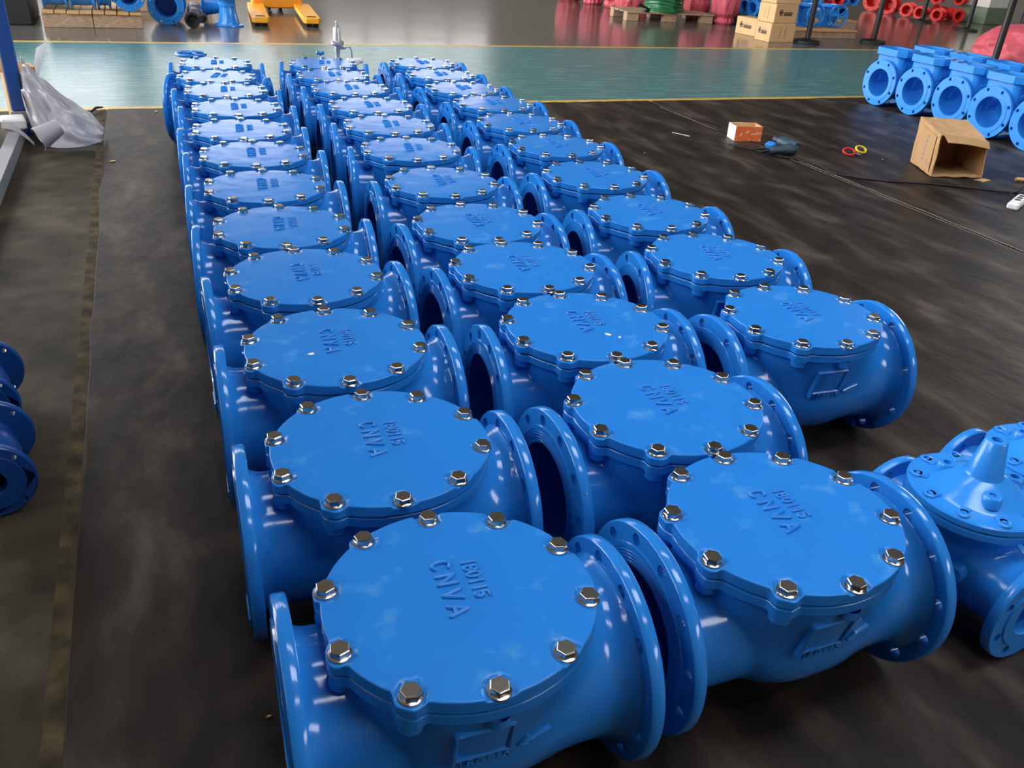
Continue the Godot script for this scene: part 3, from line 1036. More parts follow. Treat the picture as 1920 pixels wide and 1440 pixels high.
func make_prints() -> void:
	var base := Color8(216, 174, 124)
	var ink := Color8(64, 50, 44)
	var im := Image.create(256, 160, false, Image.FORMAT_RGB8)
	im.fill(base)
	for yy in range(-30, 31):          # round emblem
		for xx in range(-22, 23):
			var d := Vector2(xx / 22.0, yy / 30.0).length()
			if d < 1.0 and (d > 0.72 or absi(yy) < 10 or absi(xx) < 5): im.set_pixel(62 + xx, 70 + yy, ink)
	paint_rect(im, 94, 66, 104, 34, ink)
	for k in 5: paint_rect(im, 102 + k * 19, 74, 11, 4, base)
	for k in 5: paint_rect(im, 102 + k * 19, 84, 11, 6, Color8(150, 118, 84))
	paint_rect(im, 98, 50, 84, 3, Color8(150, 118, 90))
	MAT.print_logo = mat(Color.WHITE, 0.75)
	MAT.print_logo.albedo_texture = ImageTexture.create_from_image(im)
	var i2 := Image.create(256, 160, false, Image.FORMAT_RGB8)
	i2.fill(base)
	for k in 5: glyph(i2, 92, 26 + k * 22, 16, Color8(120, 92, 66), 7 + k)
	for k in 5: glyph(i2, 146, 20 + k * 24, 20, Color8(104, 78, 58), 17 + k)
	MAT.print_chars = mat(Color.WHITE, 0.75)
	MAT.print_chars.albedo_texture = ImageTexture.create_from_image(i2)

func pallet(label: String, at: Vector3, turn: float, w: float, d: float, h: float, n_deck: int) -> Node3D:
	var t := thing("wooden_pallet", label, "pallet", at, turn)
	var r := RandomNumberGenerator.new()
	r.seed = int(absf(at.x) * 100.0) + 3
	var bt := 0.022
	for k in n_deck:
		var ww := w / n_deck
		put("deck_board", boxm(MAT.wood_end, Vector3(ww - 0.006 - r.randf() * 0.006, bt, d + r.randf_range(-0.012, 0.012)), 0.002), t, T(-w / 2 + ww * (k + 0.5), h - bt / 2 + r.randf() * 0.002, r.randf_range(-0.005, 0.005)))
	for s in [-1.0, 0.0, 1.0]:
		for e in [-1.0, 1.0]:
			put("stringer", boxm(MAT.wood, Vector3(w / 2 - 0.006, h - bt - 0.001, 0.09), 0.003), t, T(e * w / 4, (h - bt) / 2, s * (d / 2 - 0.06)))
	return t

func stanchion(label: String, at: Vector3, lean := 0.0) -> void:
	var t := thing("barrier_post", label, "barrier post", at, 0.0, "black barrier posts along the aisle")
	var b := MB.new()
	b.lathe(Transform3D(), [Vector2(0.0, 0.0), Vector2(0.156, 0.0), Vector2(0.158, 0.012), Vector2(0.153, 0.03), Vector2(0.13, 0.038), Vector2(0.05, 0.045), Vector2(0.036, 0.055)], 48)
	put("base", b.mesh(MAT.rubber), t)
	var p := MB.new()
	p.lathe(R(0, 0, 0, 0, 0, lean), [Vector2(0.032, 0.045), Vector2(0.032, 0.92), Vector2(0.038, 0.925), Vector2(0.038, 0.985), Vector2(0.03, 1.0), Vector2(0.0, 1.004)], 28)
	put("post", p.mesh(MAT.black), t)

# a wall of given thickness with rectangular openings; along = "x" or "z"
func wall(called: String, along_x: bool, at: float, thick: float, a0: float, a1: float, h: float, holes: Array, label: String, m: Material) -> void:
	var k := MB.new()
	var seg := func(s0: float, s1: float, y0: float, y1: float) -> void:
		if s1 - s0 < 0.01 or y1 - y0 < 0.01: return
		var c := Vector3((s0 + s1) / 2, (y0 + y1) / 2, at) if along_x else Vector3(at, (y0 + y1) / 2, (s0 + s1) / 2)
		var s := Vector3(s1 - s0, y1 - y0, thick) if along_x else Vector3(thick, y1 - y0, s1 - s0)
		k.box(T(c.x, c.y, c.z), s, 0.0005)
	var cur := a0
	for o in holes:
		seg.call(cur, o[0], -0.3, h)
		seg.call(o[0], o[1], -0.3, o[2])
		seg.call(o[0], o[1], o[3], h)
		cur = o[1]
	seg.call(cur, a1, -0.3, h)
	struct(called, k.mesh(m), label, "wall")
	var no := 0
	for o in holes:                      # steel window frames
		var f := MB.new()
		var nb := maxi(2, int(round((o[1] - o[0]) / 1.1)))
		for i in nb + 1:
			var s: float = lerpf(o[0] + 0.03, o[1] - 0.03, float(i) / nb)
			var y: float = (o[2] + o[3]) / 2
			var c := Vector3(s, y, at) if along_x else Vector3(at, y, s)
			f.box(T(c.x, c.y, c.z), Vector3(0.06, o[3] - o[2], 0.06), 0.004)
		var nr := maxi(2, int(round((o[3] - o[2]) / 1.1)))
		for i in nr + 1:
			var y: float = lerpf(o[2] + 0.03, o[3] - 0.03, float(i) / nr)
			var c := Vector3((o[0] + o[1]) / 2, y, at) if along_x else Vector3(at, y, (o[0] + o[1]) / 2)
			f.box(T(c.x, c.y, c.z), Vector3(o[1] - o[0], 0.05, 0.05) if along_x else Vector3(0.05, 0.05, o[1] - o[0]), 0.004)
		no += 1
		win_no += 1
		if along_x and at < 0.0:         # grey panes added to dim the daylight
			f.box(T((o[0] + o[1]) / 2, (o[2] + o[3]) / 2, at), Vector3(0.01, 0.01, 0.01), 0.001)
			var gl := MB.new()
			gl.flat(Vector3(o[0], o[2], at), Vector3(o[1], o[2], at), Vector3(o[1], o[3], at), Vector3(o[0], o[3], at), Vector3.BACK)
			var pane := put("pane", gl.mesh(MAT.dimming_glass if o[0] > -1.0 else MAT.weak_dimming_glass), struct("window_%d" % win_no, f.mesh(MAT.black), "steel framed factory window with added dimming panes in the %s" % label, "window"))
			continue
		struct("window_%d" % win_no, f.mesh(MAT.black), "steel framed factory window in the %s" % label, "window")

var win_no := 0

func _ready() -> void:
	rng.seed = 7
	# camera
	var cam := Camera3D.new()
	cam.name = "camera"
	var pitch := deg_to_rad(29.1527)
	var roll := deg_to_rad(4.0127)
	var th := deg_to_rad(23.8)
	var hall := func(q: Vector3) -> Vector3: return Vector3(q.x * cos(th) - q.z * sin(th), q.y, q.x * sin(th) + q.z * cos(th))
	var fw := Vector3(0, -sin(pitch), -cos(pitch))
	var up0 := Vector3(0, cos(pitch), -sin(pitch))
	var rt: Vector3 = hall.call(Vector3.RIGHT * cos(roll) + up0 * sin(roll))
	var up: Vector3 = hall.call(up0 * cos(roll) - Vector3.RIGHT * sin(roll))
	var bk: Vector3 = hall.call(-fw)
	cam.transform = Transform3D(Basis(rt, up, bk), Vector3(0, 1.1375, 0))
	cam.fov = rad_to_deg(2.0 * atan(720.0 / 1577.63))
	cam.near = 0.05
	cam.far = 200.0
	add_child(cam)
	cam.current = true
	# sky and exposure
	var we := WorldEnvironment.new()
	we.name = "world_environment"
	var env := Environment.new()
	var sm := ProceduralSkyMaterial.new()
	sm.sky_top_color = Color(0.78, 0.80, 0.84)
	sm.sky_horizon_color = Color(1.0, 0.97, 0.92)
	sm.ground_bottom_color = Color(0.50, 0.47, 0.43)
	sm.ground_horizon_color = Color(0.72, 0.69, 0.64)
	sm.sky_energy_multiplier = 1.0
	var sky := Sky.new()
	sky.sky_material = sm
	env.background_mode = Environment.BG_SKY
	env.sky = sky
	env.background_energy_multiplier = 14.0
	env.tonemap_mode = Environment.TONE_MAPPER_LINEAR
	env.tonemap_exposure = 1.16
	env.sdfgi_enabled = true
	env.ssao_enabled = true
	env.ssil_enabled = true
	we.environment = env
	add_child(we)

	make_materials()
	make_prints()
	build_hall()
	make_check_valve_meshes()
	build_rows()
	build_right_side()
	build_left_side()
	build_far_side()
	build_small_things()

func build_hall() -> void:
	var X0 := -6.0; var X1 := 24.0; var Z0 := -24.0; var Z1 := 9.0; var Hh := 8.0
	struct("floor", boxm(MAT.epoxy, Vector3(X1 - X0 + 0.6, 0.3, Z1 - Z0 + 0.6), 0.0005, T((X0 + X1) / 2, -0.156, (Z0 + Z1) / 2)), "grey glossy epoxy floor of the hall", "floor")
	struct("trim_1", boxm(MAT.teal, Vector3(X1 - X0, 0.003, 2.6), 0.0003, T((X0 + X1) / 2, -0.0048, -6.89)), "teal painted aisle between two yellow lines", "floor marking")
	struct("trim_2", boxm(MAT.yellow_line, Vector3(X1 - X0, 0.004, 0.075), 0.0003, T((X0 + X1) / 2, -0.0044, -8.21)), "yellow line along the far edge of the aisle", "floor marking")
	struct("trim_3", boxm(MAT.yellow_line, Vector3(X1 - X0, 0.004, 0.085), 0.0003, T((X0 + X1) / 2, -0.0044, -5.585)), "yellow line along the near edge of the aisle", "floor marking")
	struct("trim_4", boxm(MAT.concrete, Vector3(9.0 - 0.2, 0.003, 14.545), 0.0003, T(-4.6, -0.0023, 1.73)), "worn olive grey concrete beside the rubber mat", "floor")
	var worn := noise_tex(0.02, [[0.0, Color8(44, 38, 28)], [0.5, Color8(70, 60, 43)], [1.0, Color8(96, 80, 54)]], 71, 5)
	var wm := mat(Color.WHITE, 0.6)
	wm.albedo_texture = worn
	wm.metallic_specular = 0.2
	wm.roughness = 0.75
	tri_map(wm, 1.2, true)
	struct("trim_5", boxm(wm, Vector3(0.032, 0.0032, 7.0), 0.0003, T(-0.268, -0.0019, -2.05)), "worn yellow brown line along the mat edge", "floor marking")
	# walls
	wall("wall_left", false, X0 - 0.15, 0.3, Z0, Z1, Hh, [[-23.0, -16.5, 0.6, 7.4], [-15.8, -9.5, 0.6, 7.4], [-8.8, -6.2, 0.0, 7.4], [-5.4, 0.6, 3.4, 7.4]], "left wall of the hall", MAT.wall_paint)
	wall("wall_back", true, Z0 - 0.15, 0.3, X0 - 0.3, X1 + 0.3, Hh, [[-5.7, -0.6, 2.3, 6.2], [0.1, 3.6, 2.3, 5.8], [4.4, 9.2, 2.3, 4.8]], "back wall of the hall", MAT.wall_paint)
	wall("wall_right", false, X1 + 0.15, 0.3, Z0, Z1, Hh, [[-16.0, -8.0, 4.4, 6.6]], "right wall of the hall", MAT.wall_paint)
	wall("wall_front", true, Z1 + 0.15, 0.3, X0 - 0.3, X1 + 0.3, Hh, [[6.0, 16.0, 4.4, 6.6]], "front wall of the hall behind the viewer", MAT.wall_paint)
	# roof with daylight strips
	var r := MB.new()
	var cuts := [[-4.4, -3.5], [-1.2, 0.6], [2.9, 3.8]]
	var sx0 := 0.3; var sx1 := 6.0
	var cur := Z0 - 0.3
	for q in cuts + [[Z1 + 0.3, 0.0]]:
		r.box(T((X0 + X1) / 2, Hh + 0.15, (cur + q[0]) / 2), Vector3(X1 - X0 + 0.6, 0.3, q[0] - cur), 0.0005)
		cur = q[1]
	for q in cuts:
		r.box(T((X0 - 0.3 + sx0) / 2, Hh + 0.15, (q[0] + q[1]) / 2), Vector3(sx0 - X0 + 0.3, 0.3, q[1] - q[0]), 0.0005)
		r.box(T((X1 + 0.3 + sx1) / 2, Hh + 0.15, (q[0] + q[1]) / 2), Vector3(X1 + 0.3 - sx1, 0.3, q[1] - q[0]), 0.0005)
	struct("ceiling", r.mesh(MAT.ceiling), "roof of the hall with daylight strips", "ceiling")
	# column
	var c := MB.new()
	c.box(T(13.4, 4.1, -11.5), Vector3(0.6, 7.7, 0.6), 0.01)
	struct("column", c.mesh(MAT.plaster), "white square column with a green painted foot", "column")
	struct("trim_6", boxm(MAT.green_paint, Vector3(0.608, 0.26, 0.608), 0.01, T(13.4, 0.124, -11.5)), "green painted foot of the white column", "column foot")
	# rubber mats
	var wav := FastNoiseLite.new()
	wav.seed = 4
	wav.frequency = 1.6
	var ragged := func(x0: float, x1: float, z0: float, z1: float) -> PackedVector2Array:
		var p := PackedVector2Array()
		for k in 60: p.append(Vector2(x0 + wav.get_noise_2d(k * 0.9, 3.0) * 0.014, lerpf(z0, z1, k / 60.0)))
		for k in 20: p.append(Vector2(lerpf(x0, x1, k / 20.0), z1))
		for k in 60: p.append(Vector2(x1, lerpf(z1, z0, k / 60.0)))
		for k in 60: p.append(Vector2(lerpf(x1, x0, k / 60.0), z0 + wav.get_noise_2d(k * 0.8, 40.0) * 0.02))
		return p
	var m1 := MB.new()
	m1.prism(Transform3D(), ragged.call(-0.25, 3.386, -5.555, 8.5), -0.0058, 0.0, 0.001)
	whole("rubber_mat", m1.mesh(MAT.mat_rubber), "dark rubber floor mat under the three rows of blue valves", "floor mat")
	var m2 := MB.new()
	m2.prism(Transform3D(), ragged.call(3.406, 12.0, -5.555, 8.5), -0.0058, -0.0004, 0.001)
	whole("rubber_mat", m2.mesh(MAT.mat_rubber), "dark rubber floor mat on the right under the cardboard box", "floor mat")

const ROWS := [
	[[0.293, -0.799, -2.1], [0.282, -1.188, -2.0], [0.285, -1.577, -2.3], [0.289, -1.968, -0.0], [0.291, -2.339, -4.9], [0.297, -2.735, -4.2], [0.312, -3.135, -4.4], [0.312, -3.509, -4.2], [0.335, -3.915, -3.3], [0.328, -4.305, -4.2], [0.320, -4.666, -16.4], [0.346, -5.059, -4.5]],
	[[0.836, -0.806, -0.6], [0.838, -1.169, -0.0], [0.845, -1.532, -3.4], [0.845, -1.902, -0.3], [0.848, -2.259, 0.3], [0.872, -2.682, -3.3], [0.890, -3.125, -8.2], [0.909, -3.527, -6.8], [0.925, -3.915, -3.7], [0.920, -4.327, -4.7], [0.909, -4.692, -3.3], [0.927, -5.070, -9.4]],
	[[1.391, -1.449, -3.4], [1.411, -1.854, -10.6], [1.426, -2.247, -7.1], [1.452, -2.679, -4.7], [1.489, -3.101, -3.6], [1.502, -3.514, -3.9], [1.526, -3.923, -3.2], [1.500, -4.299, -0.6], [1.504, -4.695, -4.1], [1.514, -5.080, -2.1]]]
const ORD := ["front", "second", "third", "fourth", "fifth", "sixth", "seventh", "eighth", "ninth", "tenth", "eleventh", "twelfth"]

func build_rows() -> void:
	var v12 := make_check_valve(12, "")
	var v8 := make_check_valve(8, "")
	var first := {8: v8, 12: v12}
	for r in 3:
		for k in ROWS[r].size():
			var q: Array = ROWS[r][k]
			var holes := 8 if r == 2 and k < 4 else 12
			var row: String = ["left", "middle", "right"][r]
			var what := "blue bolted-cover check valve"
			if holes == 8: what = "blue check valve with eight-hole flanges"
			var where := "%s from the front in the %s row" % [ORD[k], row]
			if k == 0: where = "frontmost of the %s row" % row
			elif k == ROWS[r].size() - 1: where = "last at the aisle end of the %s row" % row
			if r == 0 and k == 10: where = "turned askew near the aisle end of the left row"
			var label := what + ", " + where
			if first.has(holes):
				var o: Node3D = first[holes]
				o.position = Vector3(q[0], 0, q[1])
				o.rotation_degrees.y = q[2]
				o.set_meta("label", label)
				first.erase(holes)
			else:
				copy(v12 if holes == 12 else v8, label, Vector3(q[0], 0, q[1]), q[2], "swing_check_valve")
	# flakes lying on the covers
	var i := 0
	for q in [["white flake of paint on the cover of the third valve in the left row", 0.231, -1.538, 30.0, 0.016], ["larger white flake on the cover of the third valve in the middle row", 0.870, -1.464, -35.0, 0.016], ["thin white flake right of the larger one on the middle row valve", 0.889, -1.445, 65.0, 0.011]]:
		var b := MB.new()
		b.prism(Transform3D(), PackedVector2Array([Vector2(-0.5, -0.2), Vector2(-0.1, -0.3), Vector2(0.5, -0.1), Vector2(0.3, 0.25), Vector2(-0.2, 0.2)].map(func(w): return w * q[4])), 0.0, 0.0022, 0.0005)
		whole("paint_flake", b.mesh(MAT.white), q[0], "paint flake", R(q[1], 0.3357, q[2], 4, q[3], 0), "white flakes on the covers")
		i += 1
	# behind the rows: a hand-wheel valve and a valve with a steel pilot
	gate_valve("hand_wheel_valve", "small blue gate valve with hand wheel behind the left row", MAT.blue, Vector3(0.247, 0, -5.50), 12.0, 0.082, 0.19, 0.08, 0.325)
	var cv := make_control_valve("blue control valve with grey pilot behind the middle row", "", MAT.blue)
	cv.name = numbered("pilot_valve")
	cv.position = Vector3(1.045, 0, -5.50)
	cv.rotation_degrees.y = 78
	cv.scale = Vector3.ONE * 0.8
	var pil := MB.new()
	pil.lathe(Transform3D(), [Vector2(0.0, 0.0), Vector2(0.014, 0.0), Vector2(0.013, 0.03), Vector2(0.017, 0.045), Vector2(0.017, 0.075), Vector2(0.036, 0.082), Vector2(0.04, 0.086), Vector2(0.04, 0.1), Vector2(0.036, 0.104), Vector2(0.026, 0.108), Vector2(0.024, 0.114), Vector2(0.0225, 0.176), Vector2(0.02, 0.181), Vector2(0.011, 0.183), Vector2(0.011, 0.192), Vector2(0.006, 0.194), Vector2(0.006, 0.207), Vector2(0.0085, 0.21), Vector2(0.0075, 0.219), Vector2(0.0, 0.221)], 28)
	pil.box(T(0.028, 0.066, 0), Vector3(0.045, 0.02, 0.03), 0.004)
	var pm := thing("pilot_regulator", "grey steel pilot regulator standing up behind the middle row", "regulator", Vector3(1.10, 0.289, -5.50))
	put("housing", pil.mesh(MAT.pilot), pm)
	var tb := MB.new()
	tb.tube(bez([Vector3(0.045, 0.068, 0.0), Vector3(0.068, 0.072, 0.0), Vector3(0.083, 0.058, 0.002), Vector3(0.086, 0.03, 0.004), Vector3(0.087, -0.02, 0.006)]), 0.0045, 8)
	put("sense_tube", tb.mesh(MAT.steel), pm, Transform3D(), "thin bent steel tube")
	var wb := MB.new()
	wb.box(T(0.093, -0.012, 0.006), Vector3(0.075, 0.034, 0.05), 0.006)
	wb.lathe(R(0.125, -0.008, 0.006, 0, 0, -90), [Vector2(0.0, -0.005), Vector2(0.015, -0.004), Vector2(0.017, 0.02), Vector2(0.012, 0.028), Vector2(0, 0.028)], 16)
	put("pilot_body", wb.mesh(MAT.white), pm, Transform3D(), "white pilot block beside the tube")
	var k2 := MB.new()
	for s in [-0.014, 0.014]:
		k2.lathe(along(Vector3(s, 0.02, 0), Vector3(s, 0.35 * absf(s), 0)), [Vector2(0.0, -0.012), Vector2(0.009, -0.009), Vector2(0.0115, 0.0), Vector2(0.009, 0.009), Vector2(0, 0.012)], 14)
	k2.lathe(Transform3D(), [Vector2(0.006, -0.09), Vector2(0.006, 0.018), Vector2(0, 0.02)], 10)
	put("needle_valve_knob", k2.mesh(MAT.blue), cv, Transform3D(Basis.from_euler(Vector3(0, deg_to_rad(-78), 0)), Vector3.ZERO) * Transform3D(Basis.from_scale(Vector3.ONE * 1.25), Vector3(-0.065, 0.38, 0.0)))

func build_right_side() -> void:
	# gate valve bodies in two rows
	var o := make_open_body("", "blue gate valve bodies without bonnets")
	var first := true
	var spots := [[5.37, -5.27, "front line, leftmost of the bodies beside the aisle"], [5.375, -4.92, "front line, second from the aisle"], [5.38, -4.57, "front line, third from the aisle"], [5.33, -4.20, "front line, fourth from the aisle, behind the cardboard box"], [5.31, -3.84, "front line, cut by the right edge of the photo"], [5.80, -5.33, "back line, nearest the aisle"], [5.81, -4.98, "back line, second from the aisle"], [5.79, -4.62, "back line, third from the aisle"], [5.78, -4.26, "back line, at the right edge of the photo"]]
	for s in spots:
		var label: String = "open blue gate valve body, " + s[2]
		if first:
			o.position = Vector3(s[0], 0, s[1])
			o.set_meta("label", label)
			first = false
		else:
			copy(o, label, Vector3(s[0], 0, s[1]), rng.randf_range(-1.5, 1.5), "gate_valve_body")
	# control valves at the right edge
	var cv := make_control_valve("blue control valve with cone boss beside the front valve of the middle row", "blue control valves at the right edge", MAT.blue_bright)
	cv.position = Vector3(1.325, 0, -0.835)
	cv.rotation_degrees.y = 4
	copy(cv, "blue control valve behind the other, cut off by the right edge", Vector3(1.575, 0, -0.875), 8.0, "control_valve")
	# cardboard box lying open
	var t := thing("cardboard_box", "large worn cardboard box lying open on its side on the mat", "cardboard box")
	var A := Vector3(3.96, 0.006, -3.42); var B := Vector3(4.264, 0.006, -3.346); var C := Vector3(4.108, 0.006, -3.724); var D := Vector3(4.40, 0.006, -3.66)
	var a := Vector3(3.95, 0.232, -3.425); var b := Vector3(4.238, 0.20, -3.352); var c := Vector3(4.10, 0.262, -3.73); var d := Vector3(4.395, 0.25, -3.665)
	var panel := func(nm: String, p: Vector3, q: Vector3, r: Vector3, s: Vector3, hint: Vector3, dent: float, lab := "") -> void:
		var k := MB.new()
		var fn := func(u: float, w: float) -> Vector3:
			var g := p.lerp(q, u).lerp(s.lerp(r, u), w)
			return g + hint * (dent * (sin(PI * u) * sin(PI * w)) + 0.0022 * sin(u * 17.0 + w * 9.0))
		k.sheet(fn, 14, 14, 0.005, hint)
		put(nm, k.mesh(MAT.card), t, Transform3D(), lab)
	panel.call("side_panel", A, C, c, a, Vector3(-0.9, 0, -0.44).normalized(), 0.004)
	panel.call("side_panel", B, D, d, b, Vector3(1, 0, -0.2).normalized(), 0.002)
	panel.call("bottom_panel", A, B, D, C, Vector3.DOWN, 0.0)
	panel.call("back_panel", C, D, d, c, Vector3(0.2, 0, -1).normalized(), 0.0)
	panel.call("top_panel", a, b, d, c, Vector3.UP, -0.012)
	var fk := MB.new()           # bent flap hanging over the mouth
	var fa := Vector3(3.962, 0.236, -3.415)
	fk.sheet(func(u: float, w: float) -> Vector3: return fa.lerp(b + Vector3(0, 0.004, 0.0), u) + Vector3(0.012 * w * (1.0 - u), -0.036 * w + 0.006 * sin(u * PI), 0.032 * w * (1.0 - 0.4 * u)), 12, 6, 0.004, Vector3(0, 0.5, 1))
	put("flap", fk.mesh(MAT.card), t, Transform3D(), "creased top flap folded over the opening")
	var sk := MB.new()
	sk.sheet(func(u: float, w: float) -> Vector3: return B.lerp(B + Vector3(-0.08, 0.0, 0.02), u) + Vector3(0.02 * w, -0.003 + 0.01 * w * (1 - w), 0.045 * w), 5, 4, 0.003)
	put("flap", sk.mesh(MAT.card), t)
	var im := Image.create(128, 192, false, Image.FORMAT_RGBA8)
	im.fill(Color8(193, 151, 104))
	for k in 6: glyph(im, 62 - k * 2, 18 + k * 24, 19, Color8(126, 118, 150), 60 + k)
	for k in 2: glyph(im, 92, 134 + k * 18, 12, Color8(140, 122, 130), 80 + k)
	for k in 2: glyph(im, 112, 146 + k * 18, 9, Color8(150, 126, 124), 90 + k)
	var pm := mat(Color.WHITE, 0.8)
	pm.albedo_texture = ImageTexture.create_from_image(im)
	var pk := MB.new()
	var P := func(u: float, w: float) -> Vector3: return C.lerp(A, u).lerp(c.lerp(a, u), w) + Vector3(-0.9, 0, -0.44).normalized() * (0.0052 * (sin(PI * u) * sin(PI * w)) + 0.005)
	for i in 8:
		for j in 8:
			var u0 := lerpf(0.22, 0.88, i / 8.0); var u1 := lerpf(0.22, 0.88, (i + 1) / 8.0)
			var w0 := lerpf(0.06, 0.9, j / 8.0); var w1 := lerpf(0.06, 0.9, (j + 1) / 8.0)
			var nn := Vector3(-0.9, 0, -0.44).normalized()
			var U := func(u: float, w: float) -> Vector2: return Vector2((u - 0.22) / 0.66, 1.0 - (w - 0.06) / 0.84)
			pk.tri(P.call(u0, w0), P.call(u1, w0), P.call(u1, w1), nn, nn, nn, U.call(u0, w0), U.call(u1, w0), U.call(u1, w1))
			pk.tri(P.call(u0, w0), P.call(u1, w1), P.call(u0, w1), nn, nn, nn, U.call(u0, w0), U.call(u1, w1), U.call(u0, w1))
	put("printed_panel", pk.mesh(pm), t, Transform3D(), "column of faded violet characters")
	# pink bag behind the bodies and the barrier post in front of it
	sack("large pink wrapped bag behind the blue valve bodies at the right edge", Vector3(8.42, 0, -6.55), 0.50, 0.48, 5, 0.02)

func build_left_side() -> void:
	# rack at the left edge
	var t := thing("steel_rack", "blue steel rack upright with a low grey beam at the left edge", "rack")
	put("upright", boxm(MAT.rack_blue, Vector3(0.066, 2.4, 0.05), 0.006, T(-0.628, 1.31, -5.02)), t)
	var u2 := MB.new()
	u2.box(T(-0.79, 1.25, -4.98), Vector3(0.05, 2.5, 0.012), 0.002)
	u2.box(T(-0.765, 1.25, -5.0), Vector3(0.012, 2.5, 0.05), 0.002)
	put("rear_upright", u2.mesh(MAT.dark), t, Transform3D(), "black angle iron upright")
	var sl := MB.new()
	sl.box(T(-0.628, 0.09, -5.02), Vector3(0.082, 0.04, 0.062), 0.004)
	sl.lathe(R(-0.622, 0.092, -4.985, 90, 0, 0), [Vector2(0.008, 0.0), Vector2(0.008, 0.005), Vector2(0, 0.006)], 12)
	put("foot_sleeve", sl.mesh(MAT.rack_grey), t, Transform3D(), "pale grey foot sleeve with a bolt")
	put("foot", boxm(MAT.rack_blue, Vector3(0.045, 0.07, 0.09), 0.004, T(-0.615, 0.035, -4.98)), t)
	for y in [0.62, 1.35]:  # unseen shelves added to shade the left valves and floor
		put("added_shelf", boxm(MAT.rack_grey, Vector3(0.9, 0.03, 3.4), 0.003, T(-1.32, y, -1.3)), t)
	for z in [-2.9, 0.3]:  # uprights of the added shelves, out of view
		put("upright", boxm(MAT.rack_blue, Vector3(0.05, 2.4, 0.05), 0.005, T(-1.70, 1.2, z)), t)
		put("upright", boxm(MAT.rack_blue, Vector3(0.05, 2.4, 0.05), 0.005, T(-0.95, 1.2, z)), t)
	var bm := MB.new()
	bm.box(T(-0.64, 0.058, -3.9), Vector3(0.055, 0.006, 2.0), 0.001)
	bm.box(T(-0.615, 0.03, -3.9), Vector3(0.006, 0.06, 2.0), 0.001)
	bm.box(T(-0.664, 0.03, -3.9), Vector3(0.006, 0.06, 2.0), 0.001)
	put("beam", bm.mesh(MAT.rack_grey), t, Transform3D(), "pale grey channel beam near the floor")
	# things on and round the rack
	var pw := MB.new()
	pw.box(R(-0.80, 0.30, -4.72, 0, 6, 7), Vector3(0.03, 0.58, 0.10), 0.003)
	whole("wood_board", pw.mesh(MAT.wood_end), "pale wooden board leaning inside the rack", "board")
	var p2 := MB.new()
	p2.box(R(-0.735, 0.27, -4.55, 0, 6, 4), Vector3(0.022, 0.5, 0.07), 0.003)
	whole("wood_board", p2.mesh(MAT.wood), "grey brown wooden board in front of the paler one", "board")
	var ws := MB.new()
	ws.box(R(-0.645, 0.09, -4.84, 0, 8, 0), Vector3(0.11, 0.05, 0.13), 0.008)
	whole("foam_block", ws.mesh(MAT.white), "white foam block on the end of the low beam", "foam block")
	var wf := MB.new()
	wf.sheet(func(u: float, w: float) -> Vector3: return Vector3(-0.675, 0.12, -4.74).lerp(Vector3(-0.545, 0.045, -4.60), u) + Vector3(0.0, 0.02 * sin(u * 3.0) - 0.02 * w * (1.0 - 0.5 * u), 0.06 * w * (1.0 - 0.72 * u)), 12, 6, 0.003)
	whole("plastic_offcut", wf.mesh(MAT.rack_grey), "pointed pale plastic offcut hanging over the low beam", "plastic scrap")
	var br := MB.new()
	br.lathe(along(Vector3(-0.80, 0.06, -4.25), Vector3(1, 0.05, -0.25)), [Vector2(0, 0), Vector2(0.045, 0.0), Vector2(0.05, 0.02), Vector2(0.048, 0.10), Vector2(0.03, 0.105), Vector2(0, 0.1)], 24)
	whole("brown_cap", br.mesh(MAT.wood), "round brown cap lying behind the low beam", "cap")
	# torn cardboard behind the upright
	var cb := thing("torn_carton", "torn brown carton with a white flap behind the blue upright", "cardboard box")
	put("body", boxm(MAT.card, Vector3(0.15, 0.3, 0.12), 0.004, R(-0.625, 0.146, -5.22, 0, 14, 0)), cb)
	var f1 := MB.new()
	f1.sheet(func(u: float, w: float) -> Vector3: return Vector3(-0.565, 0.19, -5.14).lerp(Vector3(-0.52, 0.385, -5.24), w) + Vector3(0.055 * u * (0.35 + 0.65 * w) , 0.03 * u * w + 0.01 * sin(w * 4.0), -0.03 * u), 8, 12, 0.003, Vector3(-0.5, 0.2, 1))
	put("white_flap", f1.mesh(MAT.white), cb, Transform3D(), "white printed flap sticking up")
	var f2 := MB.new()
	f2.sheet(func(u: float, w: float) -> Vector3: return Vector3(-0.70, 0.28, -5.13).lerp(Vector3(-0.555, 0.27, -5.10), u) + Vector3(0.0, 0.06 * w - 0.02 * u * w, 0.01 - 0.06 * w), 6, 6, 0.003, Vector3(0, 0.3, 1))
	put("brown_flap", f2.mesh(MAT.card), cb)
	# grey plastic sheet
	var nz := FastNoiseLite.new()
	nz.seed = 12
	nz.frequency = 1.0
	nz.fractal_octaves = 2
	var up := [Vector3(-0.582, 0.36, -5.10), Vector3(-0.555, 0.31, -5.09), Vector3(-0.51, 0.25, -5.08), Vector3(-0.42, 0.16, -5.06), Vector3(-0.32, 0.12, -5.0), Vector3(-0.245, 0.045, -4.90)]
	var md := [Vector3(-0.580, 0.27, -4.90), Vector3(-0.545, 0.255, -4.86), Vector3(-0.48, 0.20, -4.84), Vector3(-0.40, 0.135, -4.83), Vector3(-0.32, 0.11, -4.80), Vector3(-0.245, 0.05, -4.78)]
	var lo := [Vector3(-0.582, 0.18, -4.83), Vector3(-0.56, 0.09, -4.76), Vector3(-0.52, 0.03, -4.68), Vector3(-0.45, 0.012, -4.63), Vector3(-0.35, 0.012, -4.64), Vector3(-0.26, 0.014, -4.70)]
